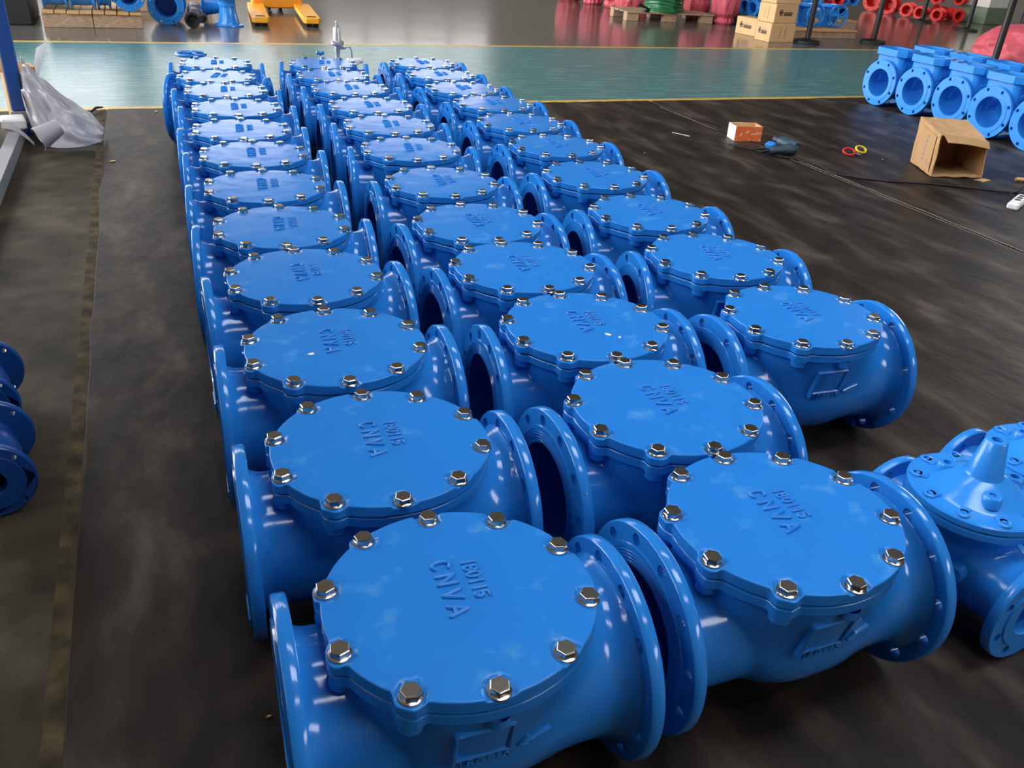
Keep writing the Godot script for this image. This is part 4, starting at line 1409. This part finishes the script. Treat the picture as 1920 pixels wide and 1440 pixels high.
	var row := func(p: Array, u: float) -> Vector3:
		var x := u * (p.size() - 1)
		var i := mini(int(x), p.size() - 2)
		return (p[i] as Vector3).cubic_interpolate(p[i + 1], p[maxi(i - 1, 0)], p[mini(i + 2, p.size() - 1)], x - i)
	var fn := func(u: float, w: float) -> Vector3:
		var a: Vector3 = row.call(up, u); var b: Vector3 = row.call(md, u); var c: Vector3 = row.call(lo, u)
		var q := a * (1 - w) * (1 - w) + (b * 2.0 - (a + c) * 0.5) * 2.0 * w * (1 - w) + c * w * w
		var f := nz.get_noise_2d(u * 1.6 + w * 1.2, w * 3.4 - u * 1.6) * 0.05 + sin(w * 9.0 + u * 4.0) * 0.012
		var e := smoothstep(0.0, 0.15, q.y)
		return Vector3(q.x, maxf(q.y + f * (0.35 + 0.65 * e), 0.004), q.z) + Vector3(0, 0, f * 0.6)
	var tk := MB.new()
	tk.sheet(fn, 60, 36, 0.002, Vector3(0.2, 1, 0.6))
	var ts := thing("plastic_sheet", "crumpled shiny grey plastic sheet draped beside the blue upright", "plastic sheet")
	put("sheet", tk.mesh(MAT.tarp), ts)
	var ck := MB.new()
	var c0 := Vector3(-0.525, 0.06, -4.60)
	var cd := Vector3(0.10, 0.055, -0.01)
	var e2 := Vector3(0.1, 0.55, 0.83).normalized()
	var e1 := cd.cross(e2).normalized()
	ck.sheet(func(u: float, w: float) -> Vector3:
		var a := deg_to_rad(lerpf(-40.0, 190.0, u))
		return c0 + cd * w + (e1 * cos(a) + e2 * sin(a)) * lerpf(0.056, 0.036, w), 24, 8, 0.002, Vector3(0, 0.5, 1))
	put("curled_corner", ck.mesh(MAT.tarp), ts)
	var st := MB.new()
	st.tube([Vector3(-0.325, 0.012, -5.44), Vector3(-0.30, 0.02, -5.50), Vector3(-0.268, 0.014, -5.54)], [0.006, 0.008, 0.004], 6)
	whole("wood_splinter", st.mesh(MAT.dark), "dark splinter on the yellow line behind the plastic sheet", "splinter")
	# small valves standing at the left edge
	var g := "dark blue flanged valves at the left edge"
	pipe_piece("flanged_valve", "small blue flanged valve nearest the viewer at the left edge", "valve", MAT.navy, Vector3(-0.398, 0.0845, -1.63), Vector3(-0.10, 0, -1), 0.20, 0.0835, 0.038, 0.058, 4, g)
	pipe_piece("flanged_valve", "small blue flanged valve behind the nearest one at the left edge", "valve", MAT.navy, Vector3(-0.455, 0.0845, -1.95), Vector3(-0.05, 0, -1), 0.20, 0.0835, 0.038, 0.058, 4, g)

func build_far_side() -> void:
	# left: pallet with flanged pipes
	pallet("wooden pallet with blue flanged pipes beyond the aisle", Vector3(-0.395, -0.006, -9.5), 0.0, 0.83, 0.84, 0.135, 8)
	var g := "blue flanged pipes on the pallet"
	for k in 2:
		pipe_piece("flanged_pipe", ["left blue flanged pipe lying on the pallet beyond the aisle", "middle blue flanged pipe lying on the pallet beyond the aisle"][k], "pipe", MAT.blue_bright, Vector3(-0.79 + 0.225 * k, 0.275, -9.26), Vector3(1, 0, 0), 0.208, 0.142, 0.108, 0.112, 8, g)
	pipe_piece("flanged_pipe", "blue flanged pipe beside the end-on valve on the pallet", "pipe", MAT.blue_bright, Vector3(-0.345, 0.275, -9.30), Vector3(1, 0, 0), 0.115, 0.142, 0.108, 0.112, 8, g)
	pipe_piece("flanged_pipe", "blue flanged pipe pointing at the aisle on the right end of the pallet", "pipe", MAT.blue_bright, Vector3(-0.068, 0.278, -9.10), Vector3(-0.12, 0, -1), 0.40, 0.142, 0.10, 0.11, 8, g)
	pipe_piece("flanged_pipe", "large blue flanged pipe standing on the floor right of the pallet", "pipe", MAT.blue_bright, Vector3(0.245, 0.161, -9.37), Vector3(0.10, 0, -1), 0.42, 0.167, 0.12, 0.128, 8, g)
	# dark actuator lying on the floor
	var a := thing("drive_shaft", "dark grey shaft with a black ring end lying on the floor", "shaft")
	var s := MB.new()
	s.lathe(along(Vector3(0.48, 0.075, -9.30), Vector3(0.1, 0.1, -1)), [Vector2(0.0, 0.0), Vector2(0.045, 0.0), Vector2(0.045, 0.08), Vector2(0.058, 0.10), Vector2(0.058, 0.24), Vector2(0.066, 0.25), Vector2(0.066, 0.42), Vector2(0, 0.43)], 28)
	put("shaft", s.mesh(MAT.cast), a)
	var rg := MB.new()
	rg.lathe(along(Vector3(0.462, 0.066, -9.15), Vector3(0.0, 0.02, -1)), [Vector2(0.042, 0.02), Vector2(0.05, 0.0), Vector2(0.066, 0.0), Vector2(0.07, 0.01), Vector2(0.07, 0.07), Vector2(0.06, 0.08), Vector2(0.0, 0.085)], 32)
	rg.lathe(along(Vector3(0.462, 0.066, -9.15), Vector3(0.0, 0.02, -1)), [Vector2(0.0, 0.03), Vector2(0.03, 0.035), Vector2(0.042, 0.02)], 32)
	put("ring_end", rg.mesh(MAT.rubber), a, Transform3D(), "black ring end")
	var cl := MB.new()
	cl.lathe(along(Vector3(0.57, 0.06, -9.42), Vector3(-0.4, 0.5, -1)), [Vector2(0.0, 0.0), Vector2(0.03, 0.0), Vector2(0.034, 0.02), Vector2(0.03, 0.14), Vector2(0, 0.15)], 20)
	cl.lathe(along(Vector3(0.575, 0.052, -9.40), Vector3(-0.4, 0.5, -1)), [Vector2(0.03, 0.0), Vector2(0.046, 0.0), Vector2(0.046, 0.03), Vector2(0.03, 0.03)], 20)
	put("yoke", cl.mesh(MAT.cast), a)
	# blue reducers
	var bell := MB.new()
	bell.lathe(Transform3D(), [Vector2(0.0, 0.0), Vector2(0.137, 0.0), Vector2(0.14, 0.004), Vector2(0.138, 0.014), Vector2(0.108, 0.02), Vector2(0.098, 0.04), Vector2(0.075, 0.17), Vector2(0.074, 0.178), Vector2(0.084, 0.182), Vector2(0.085, 0.205), Vector2(0.078, 0.212), Vector2(0.078, 0.25), Vector2(0.13, 0.254), Vector2(0.13, 0.272), Vector2(0.06, 0.276), Vector2(0.06, 0.1)], 48)
	var bmesh := bell.mesh(MAT.blue_bright)
	whole("pipe_reducer", bmesh, "blue tapered pipe reducer standing upright on the floor", "pipe fitting", T(0.815, -0.006, -9.42), "blue tapered reducers")
	whole("pipe_reducer", bmesh, "blue tapered pipe reducer lying behind the upright one", "pipe fitting", along(Vector3(0.62, 0.138, -9.86), Vector3(1, 0.02, 0.25)), "blue tapered reducers")
	# flat cartons behind
	whole("flat_carton", boxm(MAT.carton, Vector3(0.75, 0.16, 0.3), 0.004), "brown carton behind the blue reducers at the top edge", "cardboard box", R(0.35, 0.074, -10.6, 0, 5, 0))
	whole("machine_base", boxm(MAT.dark, Vector3(0.9, 0.5, 0.8), 0.01), "dark machine foot in the upper left corner", "machine", T(-1.35, 0.244, -9.6))
	# pallet truck
	var j := thing("pallet_truck", "orange pallet truck with its forks towards the aisle", "pallet truck")
	for k in 2:
		var f := MB.new()
		var x0: float = [1.122, 1.632][k]
		var d := Vector3([0.108, 0.112][k], 0, -1.3)
		var ang := rad_to_deg(atan2(-d.x, -d.z)) * -1.0
		var xf := R(x0, 0.0, -9.40, 0, rad_to_deg(atan2(d.x, d.z)) + 180.0, 0)
		# plan of a fork with a bevelled nose
		f.prism(xf, PackedVector2Array([Vector2(-0.06, 0.04), Vector2(0.06, 0.04), Vector2(0.0875, 0.0), Vector2(0.0875, -1.35), Vector2(-0.0875, -1.35), Vector2(-0.0875, 0.0)]), 0.03, 0.082, 0.006)
		put("fork", f.mesh(MAT.yellowtop), j)
		var sl := MB.new()
		var ring := []
		for q in 13: ring.append(Vector3(cos(PI * q / 12) * 0.042, 0.083, -0.055 - sin(PI * q / 12) * 0.02))
		sl.tube(ring, 0.007, 6)
		put("roller_slot", sl.mesh(MAT.rubber), j, xf, "dark curved slot in the fork")
		var wh := MB.new()
		for sx in [-0.035, 0.035]:
			wh.lathe(R(sx, 0.03, -0.02, 0, 0, 90), [Vector2(0, -0.025), Vector2(0.036, -0.025), Vector2(0.036, 0.025), Vector2(0, 0.025)], 20)
		put("load_roller", wh.mesh(MAT.dark), j, xf)
	var bd := MB.new()
	bd.box(R(1.47, 0.135, -10.72, 0, 4, 0), Vector3(0.56, 0.20, 0.12), 0.012)
	bd.box(R(1.48, 0.33, -10.80, -10, 4, 0), Vector3(0.36, 0.3, 0.1), 0.02)
	put("frame", bd.mesh(MAT.orange), j)
	for x in [1.405, 1.535]:
		var w := MB.new()
		w.lathe(R(x, 0.084, -10.95, 0, 4, 90), [Vector2(0, -0.026), Vector2(0.07, -0.026), Vector2(0.09, -0.018), Vector2(0.09, 0.018), Vector2(0.07, 0.026), Vector2(0, 0.026)], 28)
		put("steer_wheel", w.mesh(MAT.rubber), j)
	put("handle", boxm(MAT.orange, Vector3(0.05, 0.9, 0.05), 0.01, R(1.5, 0.8, -11.05, -18, 4, 0)), j)
	# barrier posts
	stanchion("black barrier post with a round foot beside the stacked cartons", Vector3(7.40, -0.006, -8.72))
	stanchion("black barrier post in front of the pallet of blue valves", Vector3(8.50, -0.006, -8.80))
	stanchion("black barrier post in front of the red valves", Vector3(11.87, -0.006, -11.34))
	stanchion("black barrier post standing before the white column", Vector3(11.74, -0.006, -10.30))
	stanchion("black barrier post nearest the viewer behind the blue valve bodies", Vector3(7.63, -0.006, -6.27))
	stanchion("black barrier post right of the white column", Vector3(12.27, -0.006, -9.80))
	# cartons
	carton("single brown carton standing left of the carton stack", Vector3(7.10, -0.006, -9.42), 6.0, Vector3(0.22, 0.20, 0.37), true, "brown cartons by the barrier post")
	carton("bottom brown carton of the stack beside the barrier post", Vector3(7.05, -0.006, -8.905), 3.0, Vector3(0.37, 0.205, 0.27), true, "brown cartons by the barrier post")
	carton("second brown carton from the floor in the stack", Vector3(7.06, 0.202, -8.93), 8.0, Vector3(0.37, 0.205, 0.27), false, "brown cartons by the barrier post")
	carton("topmost brown carton of the stack, cut off at the top edge", Vector3(7.09, 0.410, -8.96), 4.0, Vector3(0.37, 0.205, 0.27), false, "brown cartons by the barrier post")
	# roll of green strap on a small pallet, with a black tensioner
	var p := thing("low_pallet", "low grey pallet under the roll of green strap", "pallet", Vector3(6.62, -0.006, -10.82), -6.0)
	for k in 3: put("block", boxm(MAT.wood, Vector3(0.17, 0.095, 0.12), 0.003, T(-0.55 + 0.55 * k, 0.048, 0.22)), p)
	for k in 3: put("block", boxm(MAT.wood, Vector3(0.17, 0.095, 0.12), 0.003, T(-0.55 + 0.55 * k, 0.048, -0.25)), p)
	for k in 4: put("deck_board", boxm(MAT.wood, Vector3(1.28, 0.018, 0.13), 0.002, T(0, 0.105, -0.255 + 0.162 * k)), p)
	var gr := thing("strap_roll", "roll of shiny green packing strap on the low pallet", "strap roll", Vector3(6.60, 0.109, -10.78))
	var gk := MB.new()
	var nz := FastNoiseLite.new()
	nz.seed = 3
	nz.frequency = 1.0
	gk.round_form(func(u: float, w: float) -> Vector3:
		var q := TAU * u
		var prof := lerpf(0.285, 0.262, smoothstep(0.0, 0.3, w))
		var r := prof + 0.014 * sin(w * 40.0 + 3.0 * sin(q * 2.0)) * (0.4 + nz.get_noise_2d(cos(q) * 2.0, sin(q) * 2.0 + w * 5.0)) + 0.02 * nz.get_noise_2d(cos(q) * 1.5 + 9.0, sin(q) * 1.5)
		return Vector3(cos(q) * r, 0.26 * w, sin(q) * r), 64, 26, Vector3(0, 0.1, 0))
	gk.lathe(Transform3D(), [Vector2(0.262, 0.26), Vector2(0.21, 0.262), Vector2(0.19, 0.2)], 48)
	put("strap", gk.mesh(MAT.green), gr)
	var gc := MB.new()
	gc.lathe(Transform3D(), [Vector2(0.195, 0.255), Vector2(0.14, 0.23), Vector2(0.13, 0.24), Vector2(0.0, 0.22)], 36)
	put("core", gc.mesh(MAT.carton), gr, Transform3D(), "pale yellow core of the roll")
	var tn := thing("strap_tensioner", "black strap tensioner tool on the left end of the low pallet", "tool", Vector3(6.19, 0.128, -10.56), 20.0)
	put("handle", boxm(MAT.black, Vector3(0.26, 0.03, 0.035), 0.008, R(-0.02, 0.045, 0, 0, 0, -18)), tn)
	put("jaw", boxm(MAT.dark, Vector3(0.09, 0.05, 0.06), 0.008, R(0.02, 0.01, 0.01, 0, 0, -10)), tn)
	# pink wrapped fittings
	var sp := [[7.42, -10.52, 0.185, 0.62, 11, 0.13, "pink wrapped fitting with a flared skirt right of the strap roll"], [7.30, -11.05, 0.18, 0.62, 12, 0.4, "pink wrapped fitting behind the one with the flared skirt"], [7.14, -11.98, 0.19, 0.66, 13, 0.3, "pink wrapped fitting behind the strap roll on its right"], [6.62, -11.75, 0.19, 0.62, 14, 0.35, "pink wrapped fitting hidden behind the strap roll"], [6.65, -12.25, 0.18, 0.6, 15, 0.15, "pink wrapped fitting left of the strap roll, nearer one"], [6.52, -12.72, 0.18, 0.6, 16, 0.12, "pink wrapped fitting left of the strap roll, farther one"], [6.35, -13.2, 0.19, 0.6, 17, 0.2, "leftmost pink wrapped fitting at the top edge"]]
	for q in sp: sack(q[6], Vector3(q[0], -0.006, q[1]), q[2], q[3], q[4], q[5])
	# two end-on flanged valves behind the single carton
	var bg := "blue flanged valves behind the cartons"
	whole("dark_pallet", boxm(MAT.dark, Vector3(0.7, 0.1, 0.8), 0.004), "dark pallet under the blue valves behind the single carton", "pallet", T(8.05, 0.044, -10.62))
	for k in 2:
		pipe_piece("flanged_valve", ["blue flanged valve, left of the pair behind the single carton", "blue flanged valve, right of the pair behind the single carton"][k], "valve", MAT.blue_bright, Vector3(7.80 - 0.035 * k, 0.215, -10.63 + 0.24 * k), Vector3(1, 0, -0.25), 0.22, 0.115, 0.06, 0.085, 8, bg)
	pipe_piece("flanged_valve", "blue flanged valve lying on top of the pair behind the single carton", "valve", MAT.blue_bright, Vector3(7.80, 0.44, -10.5), Vector3(1, 0, -0.25), 0.25, 0.12, 0.07, 0.09, 8, bg)
	# gate valves lying with their wheels towards the aisle, on a pallet
	pallet("long wooden pallet under the blue hand wheel valves", Vector3(8.02, -0.006, -9.47), 0.0, 1.06, 0.62, 0.10, 5)
	var k3 := 0
	for x in [7.67, 7.98, 8.35]:
		var t := thing("wheel_valve", ["blue round valve without visible wheel beside the carton stack", "blue valve with hand wheel right behind the first barrier post", "blue valve with hand wheel at the right end of the long pallet"][k3], "valve", Vector3(x, 0.096, -9.55), 0.0, "blue hand wheel valves on the long pallet")
		if k3 == 0:
			var b := MB.new()
			b.lathe(Transform3D(), [Vector2(0, 0), Vector2(0.14, 0.0), Vector2(0.14, 0.022), Vector2(0.112, 0.03), Vector2(0.106, 0.06), Vector2(0.106, 0.215), Vector2(0.112, 0.235), Vector2(0.15, 0.24), Vector2(0.15, 0.265), Vector2(0.1, 0.268), Vector2(0.09, 0.2), Vector2(0, 0.2)], 48)
			b.box(T(0, 0.14, 0.1), Vector3(0.12, 0.14, 0.1), 0.02)
			b.lathe(along(Vector3(0, 0.14, 0.13), Vector3(0, 0, 1)), [Vector2(0.05, 0.0), Vector2(0.04, 0.03), Vector2(0.02, 0.06), Vector2(0.014, 0.08)], 20)
			SH.wv = b.mesh(MAT.blue_bright)
			SH.wvw = handwheel_mesh(0.125, MAT.blue)
		put("body", SH.wv, t)
		if k3 > 0: put("handwheel", SH.wvw, t, Transform3D(along(Vector3.ZERO, Vector3(0.1 - 0.15 * k3, 0.06, 1)).basis, Vector3(0, 0.146, 0.20)))
		k3 += 1
	# a second layer behind: one red flange and blue ones
	pallet("wooden pallet under the upper blue and red valves", Vector3(8.98, -0.006, -10.36), 0.0, 0.84, 0.5, 0.12, 5)
	var ug := "blue and red valves on the farther pallet"
	pipe_piece("flanged_valve", "single red flanged valve above the blue hand wheel valves", "valve", MAT.red, Vector3(8.96, 0.375, -10.1), Vector3(0.3, 0, -1), 0.3, 0.088, 0.05, 0.06, 8, ug)
	pipe_piece("flanged_valve", "blue flanged valve right of the single red one", "valve", MAT.blue_bright, Vector3(9.15, 0.375, -10.2), Vector3(0.3, 0, -1), 0.34, 0.088, 0.05, 0.06, 8, ug)
	pipe_piece("flanged_valve", "blue flanged valve partly hidden by the second barrier post", "valve", MAT.blue_bright, Vector3(9.36, 0.375, -10.25), Vector3(0.3, 0, -1), 0.34, 0.088, 0.05, 0.06, 8, ug)
	pipe_piece("flanged_valve", "blue flanged valve above the carton stack, left of the red one", "valve", MAT.blue_bright, Vector3(8.68, 0.375, -10.2), Vector3(0.3, 0, -1), 0.3, 0.088, 0.05, 0.06, 8, ug)
	for k in 3:
		pipe_piece("flanged_valve", ["blue valve under the red flanged one on the farther pallet", "blue valve under the right blue one on the farther pallet", "blue valve low on the left of the farther pallet"][k], "valve", MAT.blue_bright, Vector3([8.95, 9.25, 8.66][k], 0.204, -10.3), Vector3(0.3, 0, -1), 0.3, 0.084, 0.05, 0.06, 8, ug)
	# red valves piled by the column
	var rg2 := "red valves piled beside the column"
	var n := 0
	var front := [[12.28, -12.98, 0.17], [12.15, -12.45, 0.15], [12.20, -12.06, 0.115], [12.22, -11.78, 0.105], [12.34, -11.52, 0.10], [12.74, -11.42, 0.105], [12.98, -11.68, 0.10], [12.98, -12.0, 0.10]]
	for q in front:
		var dirv := Vector3(1, 0, -0.5) if n < 5 else Vector3(0.35, 0, -1)
		pipe_piece("red_valve", "red valve on the floor, %s from the left in the front line" % ORD[n].replace("front", "first"), "valve", MAT.red, Vector3(q[0], q[2] - 0.004, q[1]), dirv, 0.24, q[2], q[2] * 0.5, q[2] * 0.68, 8, rg2)
		n += 1
	n = 0
	var upper := [[12.44, -12.92, 0.40, 0.14], [12.42, -12.42, 0.36, 0.12], [12.46, -12.06, 0.32, 0.10], [12.52, -11.78, 0.30, 0.095], [12.86, -11.62, 0.305, 0.095], [12.90, -12.1, 0.30, 0.095], [12.60, -12.2, 0.52, 0.10], [12.40, -12.70, 0.60, 0.095], [12.88, -11.80, 0.50, 0.09], [12.56, -11.88, 0.50, 0.09], [12.72, -12.5, 0.76, 0.09]]
	for q in upper:
		var dirv := Vector3(1, 0.1, -0.5) if n % 3 != 2 else Vector3(0.4, 0.12, -1)
		pipe_piece("red_valve", "red valve in the upper layers of the pile, %s from the left" % ORD[n].replace("front", "first"), "valve", MAT.red, Vector3(q[0], q[2] + 0.03, q[1]), dirv, 0.24, q[3], q[3] * 0.5, q[3] * 0.68, 8, rg2)
		n += 1
	# far right behind the nearest barrier post
	pipe_piece("grey_valve", "unpainted grey valve right of the white column", "valve", MAT.cast, Vector3(13.9, 0.13, -10.6), Vector3(1, 0, -0.4), 0.3, 0.13, 0.07, 0.1, 8, "unpainted grey valves")
	pipe_piece("grey_valve", "unpainted grey valve on top of the other grey one", "valve", MAT.cast, Vector3(14.0, 0.37, -10.7), Vector3(1, 0.1, 0.3), 0.3, 0.12, 0.07, 0.1, 8, "unpainted grey valves")
	var dr := MB.new()
	dr.lathe(Transform3D(), [Vector2(0, 0), Vector2(0.3, 0.0), Vector2(0.3, 0.28), Vector2(0.31, 0.29), Vector2(0.3, 0.3), Vector2(0.3, 0.58), Vector2(0.31, 0.59), Vector2(0.3, 0.6), Vector2(0.3, 0.88), Vector2(0.0, 0.87)], 40)
	whole("blue_drum", dr.mesh(MAT.drum_blue), "deep blue drum in the upper right corner", "drum", T(14.55, -0.006, -11.3))

func build_small_things() -> void:
	# small orange carton
	var t := thing("parts_box", "small open orange carton on the mat, one end whitened for strong light", "cardboard box", Vector3(3.392, 0.0, -4.385), -13.0)
	var L := 0.172; var W := 0.118; var Hb := 0.088
	put("printed_side", boxm(MAT.box_orange, Vector3(L, Hb, 0.003), 0.0008, T(0, Hb / 2, W / 2)), t, Transform3D(), "orange printed side")
	put("printed_side", boxm(MAT.box_orange, Vector3(L, Hb, 0.003), 0.0008, T(0, Hb / 2, -W / 2)), t)
	put("end_panel", boxm(MAT.box_lit_end, Vector3(0.003, Hb, W), 0.0008, T(-L / 2, Hb / 2, 0)), t, Transform3D(), "end coloured white for strong side light")
	put("end_panel", boxm(MAT.box_orange, Vector3(0.003, Hb, W), 0.0008, T(L / 2, Hb / 2, 0)), t)
	put("bottom", boxm(MAT.card, Vector3(L, 0.003, W), 0.0008, T(0, 0.002, 0)), t)
	var li := MB.new()
	li.box(T(0, Hb / 2, W / 2 - 0.0028), Vector3(L - 0.006, Hb - 0.002, 0.0016), 0.0004)
	li.box(T(0, Hb / 2, -W / 2 + 0.0028), Vector3(L - 0.006, Hb - 0.002, 0.0016), 0.0004)
	li.box(T(L / 2 - 0.0028, Hb / 2, 0), Vector3(0.0016, Hb - 0.002, W - 0.006), 0.0004)
	li.box(T(-L / 2 + 0.0028, Hb / 2, 0), Vector3(0.0016, Hb - 0.002, W - 0.006), 0.0004)
	put("lining", li.mesh(MAT.carton), t, Transform3D(), "bare cardboard inside")
	# angle drill
	var d := thing("power_drill", "dark teal electric drill lying on the mat by the orange carton", "power tool", Vector3(3.36, 0.0, -4.02), 0.0)
	var ax := Vector3(0.96, 0.0, -0.02).normalized()
	var body := MB.new()
	body.lathe(along(Vector3(-0.085, 0.03, 0.035), Vector3(1, 0.02, -0.05)), [Vector2(0.0, 0.0), Vector2(0.016, 0.0), Vector2(0.021, 0.012), Vector2(0.022, 0.10), Vector2(0.03, 0.125), Vector2(0.033, 0.15), Vector2(0.033, 0.185), Vector2(0.027, 0.2), Vector2(0.0, 0.205)], 28)
	put("handle", body.mesh(MAT.tool), d)
	var mt := MB.new()
	mt.lathe(along(Vector3(0.105, 0.042, 0.045), Vector3(-0.25, 0.1, -1)), [Vector2(0.0, 0.0), Vector2(0.03, 0.0), Vector2(0.036, 0.01), Vector2(0.037, 0.10), Vector2(0.030, 0.125), Vector2(0.018, 0.135), Vector2(0.016, 0.17), Vector2(0.0, 0.175)], 28)
	put("motor_housing", mt.mesh(MAT.tool), d)
	var bl := MB.new()
	bl.box(R(-0.005, 0.032, -0.055, 0, 30, 10), Vector3(0.045, 0.045, 0.055), 0.008)
	put("switch_block", bl.mesh(MAT.blue_bright), d, Transform3D(), "light blue block")
	var ch := MB.new()
	ch.tube([Vector3(-0.02, 0.02, -0.06), Vector3(-0.06, 0.015, -0.075), Vector3(-0.105, 0.012, -0.085)], [0.012, 0.009, 0.003], 10)
	put("bit", ch.mesh(MAT.dark), d)
	var sl := MB.new()
	sl.lathe(along(Vector3(-0.085, 0.03, 0.035), Vector3(-1, -0.05, 0.05)), [Vector2(0.012, 0.0), Vector2(0.011, 0.02), Vector2(0.006, 0.055), Vector2(0, 0.056)], 14)
	put("cord_sleeve", sl.mesh(MAT.rubber), d)
	var cord := MB.new()
	cord.tube(bez([Vector3(3.235, 0.018, -3.985), Vector3(3.19, 0.03, -4.03), Vector3(3.14, 0.03, -4.12), Vector3(3.155, 0.02, -4.20), Vector3(3.23, 0.008, -4.18), Vector3(3.285, 0.006, -4.08), Vector3(3.30, 0.006, -4.02), Vector3(3.325, 0.006, -3.95), Vector3(3.40, 0.006, -3.86), Vector3(3.43, 0.006, -3.72), Vector3(3.41, 0.006, -3.58), Vector3(3.50, 0.006, -3.46), Vector3(3.62, 0.006, -3.38), Vector3(3.80, 0.006, -3.31), Vector3(3.96, 0.006, -3.22), Vector3(4.10, 0.006, -3.12), Vector3(4.22, 0.006, -3.05), Vector3(4.36, 0.006, -2.98), Vector3(4.55, 0.006, -2.93)], 10), 0.0052, 8)
	put("power_cord", cord.mesh(MAT.rubber), d, T(-3.36, 0, 4.02), "long black cord winding across the mat")
	var c2 := MB.new()
	c2.tube(bez([Vector3(4.46, 0.02, -3.12), Vector3(4.33, 0.03, -3.11), Vector3(4.20, 0.014, -3.06), Vector3(4.10, 0.018, -3.02), Vector3(4.08, 0.02, -2.93)], 10), 0.004, 8)
	var lead_mesh := c2.mesh(MAT.rubber)
	# power strip
	var ps := thing("power_strip", "white power strip at the right edge of the mat", "power strip", Vector3(3.985, 0.0, -2.885), 28.0)
	put("lead", lead_mesh, ps, Transform3D(ps.transform.affine_inverse()), "black lead")
	put("housing", boxm(MAT.white, Vector3(0.24, 0.034, 0.055), 0.008, T(0.03, 0.017, 0)), ps)
	for k in 3: put("socket", boxm(MAT.dark, Vector3(0.026, 0.003, 0.026), 0.001, T(0.0 + 0.05 * k, 0.0348, 0)), ps)
	# pliers with red and yellow grips
	var pl := thing("pliers", "open pliers with one red and one yellow grip on the mat", "pliers", Vector3(3.872, 0.0, -3.925), 0.0)
	for k in 2:
		var sgn: float = [-1.0, 1.0][k]
		var g := MB.new()
		var ring := []
		for q in 21:
			var a := TAU * q / 20
			var o := Vector3(cos(a) * 0.036, 0.012 + sin(a) * -0.014, sin(a) * 0.024)
			ring.append(Vector3(sgn * 0.062 + 0.004, 0.011, -0.018 * sgn - 0.012) + Basis.from_euler(Vector3(0, deg_to_rad(-14.0 if k == 0 else 4.0), 0)) * o)
		g.tube(ring, 0.0062, 8, false)
		put("grip", g.mesh(MAT.red if k == 0 else MAT.grip_yellow), pl, Transform3D(), ["red loop grip", "yellow loop grip"][k])
	var jw := MB.new()
	jw.tube([Vector3(-0.03, 0.009, 0.004), Vector3(0.0, 0.01, 0.012), Vector3(0.012, 0.008, 0.034)], [0.004, 0.007, 0.002], 8)
	jw.tube([Vector3(0.038, 0.009, -0.014), Vector3(0.004, 0.011, 0.012), Vector3(-0.010, 0.008, 0.032)], [0.004, 0.007, 0.002], 8)
	put("jaws", jw.mesh(MAT.cast), pl)
	# bits on the floor
	var wd := MB.new()
	wd.lathe(along(Vector3(4.44, 0.011, -3.27), Vector3(1, 0.02, 0.5)), [Vector2(0, 0), Vector2(0.011, 0.0), Vector2(0.011, 0.16), Vector2(0, 0.16)], 12)
	whole("wooden_dowel", wd.mesh(MAT.wood_end), "short wooden stick at the right edge behind the power strip", "stick")
	var wr := MB.new()
	wr.tube(bez([Vector3(2.995, 0.004, -4.585), Vector3(3.03, 0.004, -4.53), Vector3(3.055, 0.004, -4.475)], 4), 0.002, 6)
	whole("cable_tie", wr.mesh(MAT.white), "thin white cable tie on the mat left of the orange carton", "cable tie")
	var bits := [[-0.207, -4.378, 0.028, 40.0, "pale scrap on the mat edge left of the left row"], [0.018, -5.46, 0.03, 100.0, "brown scrap at the far end of the left row"], [0.044, -0.962, 0.008, 10.0, "pale speck beside the front valve of the left row"], [3.97, -3.80, 0.012, 20.0, "pale speck beside the pliers"], [2.55, -4.15, 0.012, 70.0, "pale chip lying on the open mat"], [1.55, -1.02, 0.010, 15.0, "pale speck beside the control valves"]]
	for q in bits:
		var b := MB.new()
		b.prism(Transform3D(), PackedVector2Array([Vector2(-0.6, -0.2), Vector2(-0.1, -0.35), Vector2(0.6, -0.1), Vector2(0.3, 0.3), Vector2(-0.3, 0.2)].map(func(w): return w * q[2])), 0.0, 0.004, 0.001)
		whole("floor_scrap", b.mesh(MAT.carton if q[2] < 0.03 else MAT.wood), q[4], "scrap", R(q[0], 0.0002, q[1], 0, q[3], 0), "scraps on the floor mats")
	# chalked joint between the mats
	var ck := MB.new()
	for s in [[3.352, 3.366, -5.35, -4.62, 0.006], [3.398, 3.41, -3.9, -1.9, 0.008], [3.37, 3.382, -3.9, -1.9, 0.004]]:
		for k in 24:
			var z0 := lerpf(s[2], s[3], k / 24.0)
			var z1 := lerpf(s[2], s[3], (k + 0.93) / 24.0)
			ck.box(T((s[0] + s[1]) / 2 + rng.randf_range(-0.003, 0.003), 0.0004, (z0 + z1) / 2), Vector3(s[4], 0.0008, z1 - z0), 0.0001)
	var cm := struct("trim_7", ck.mesh(MAT.chalk), "pale chalk line along the joint of the mats", "floor marking")
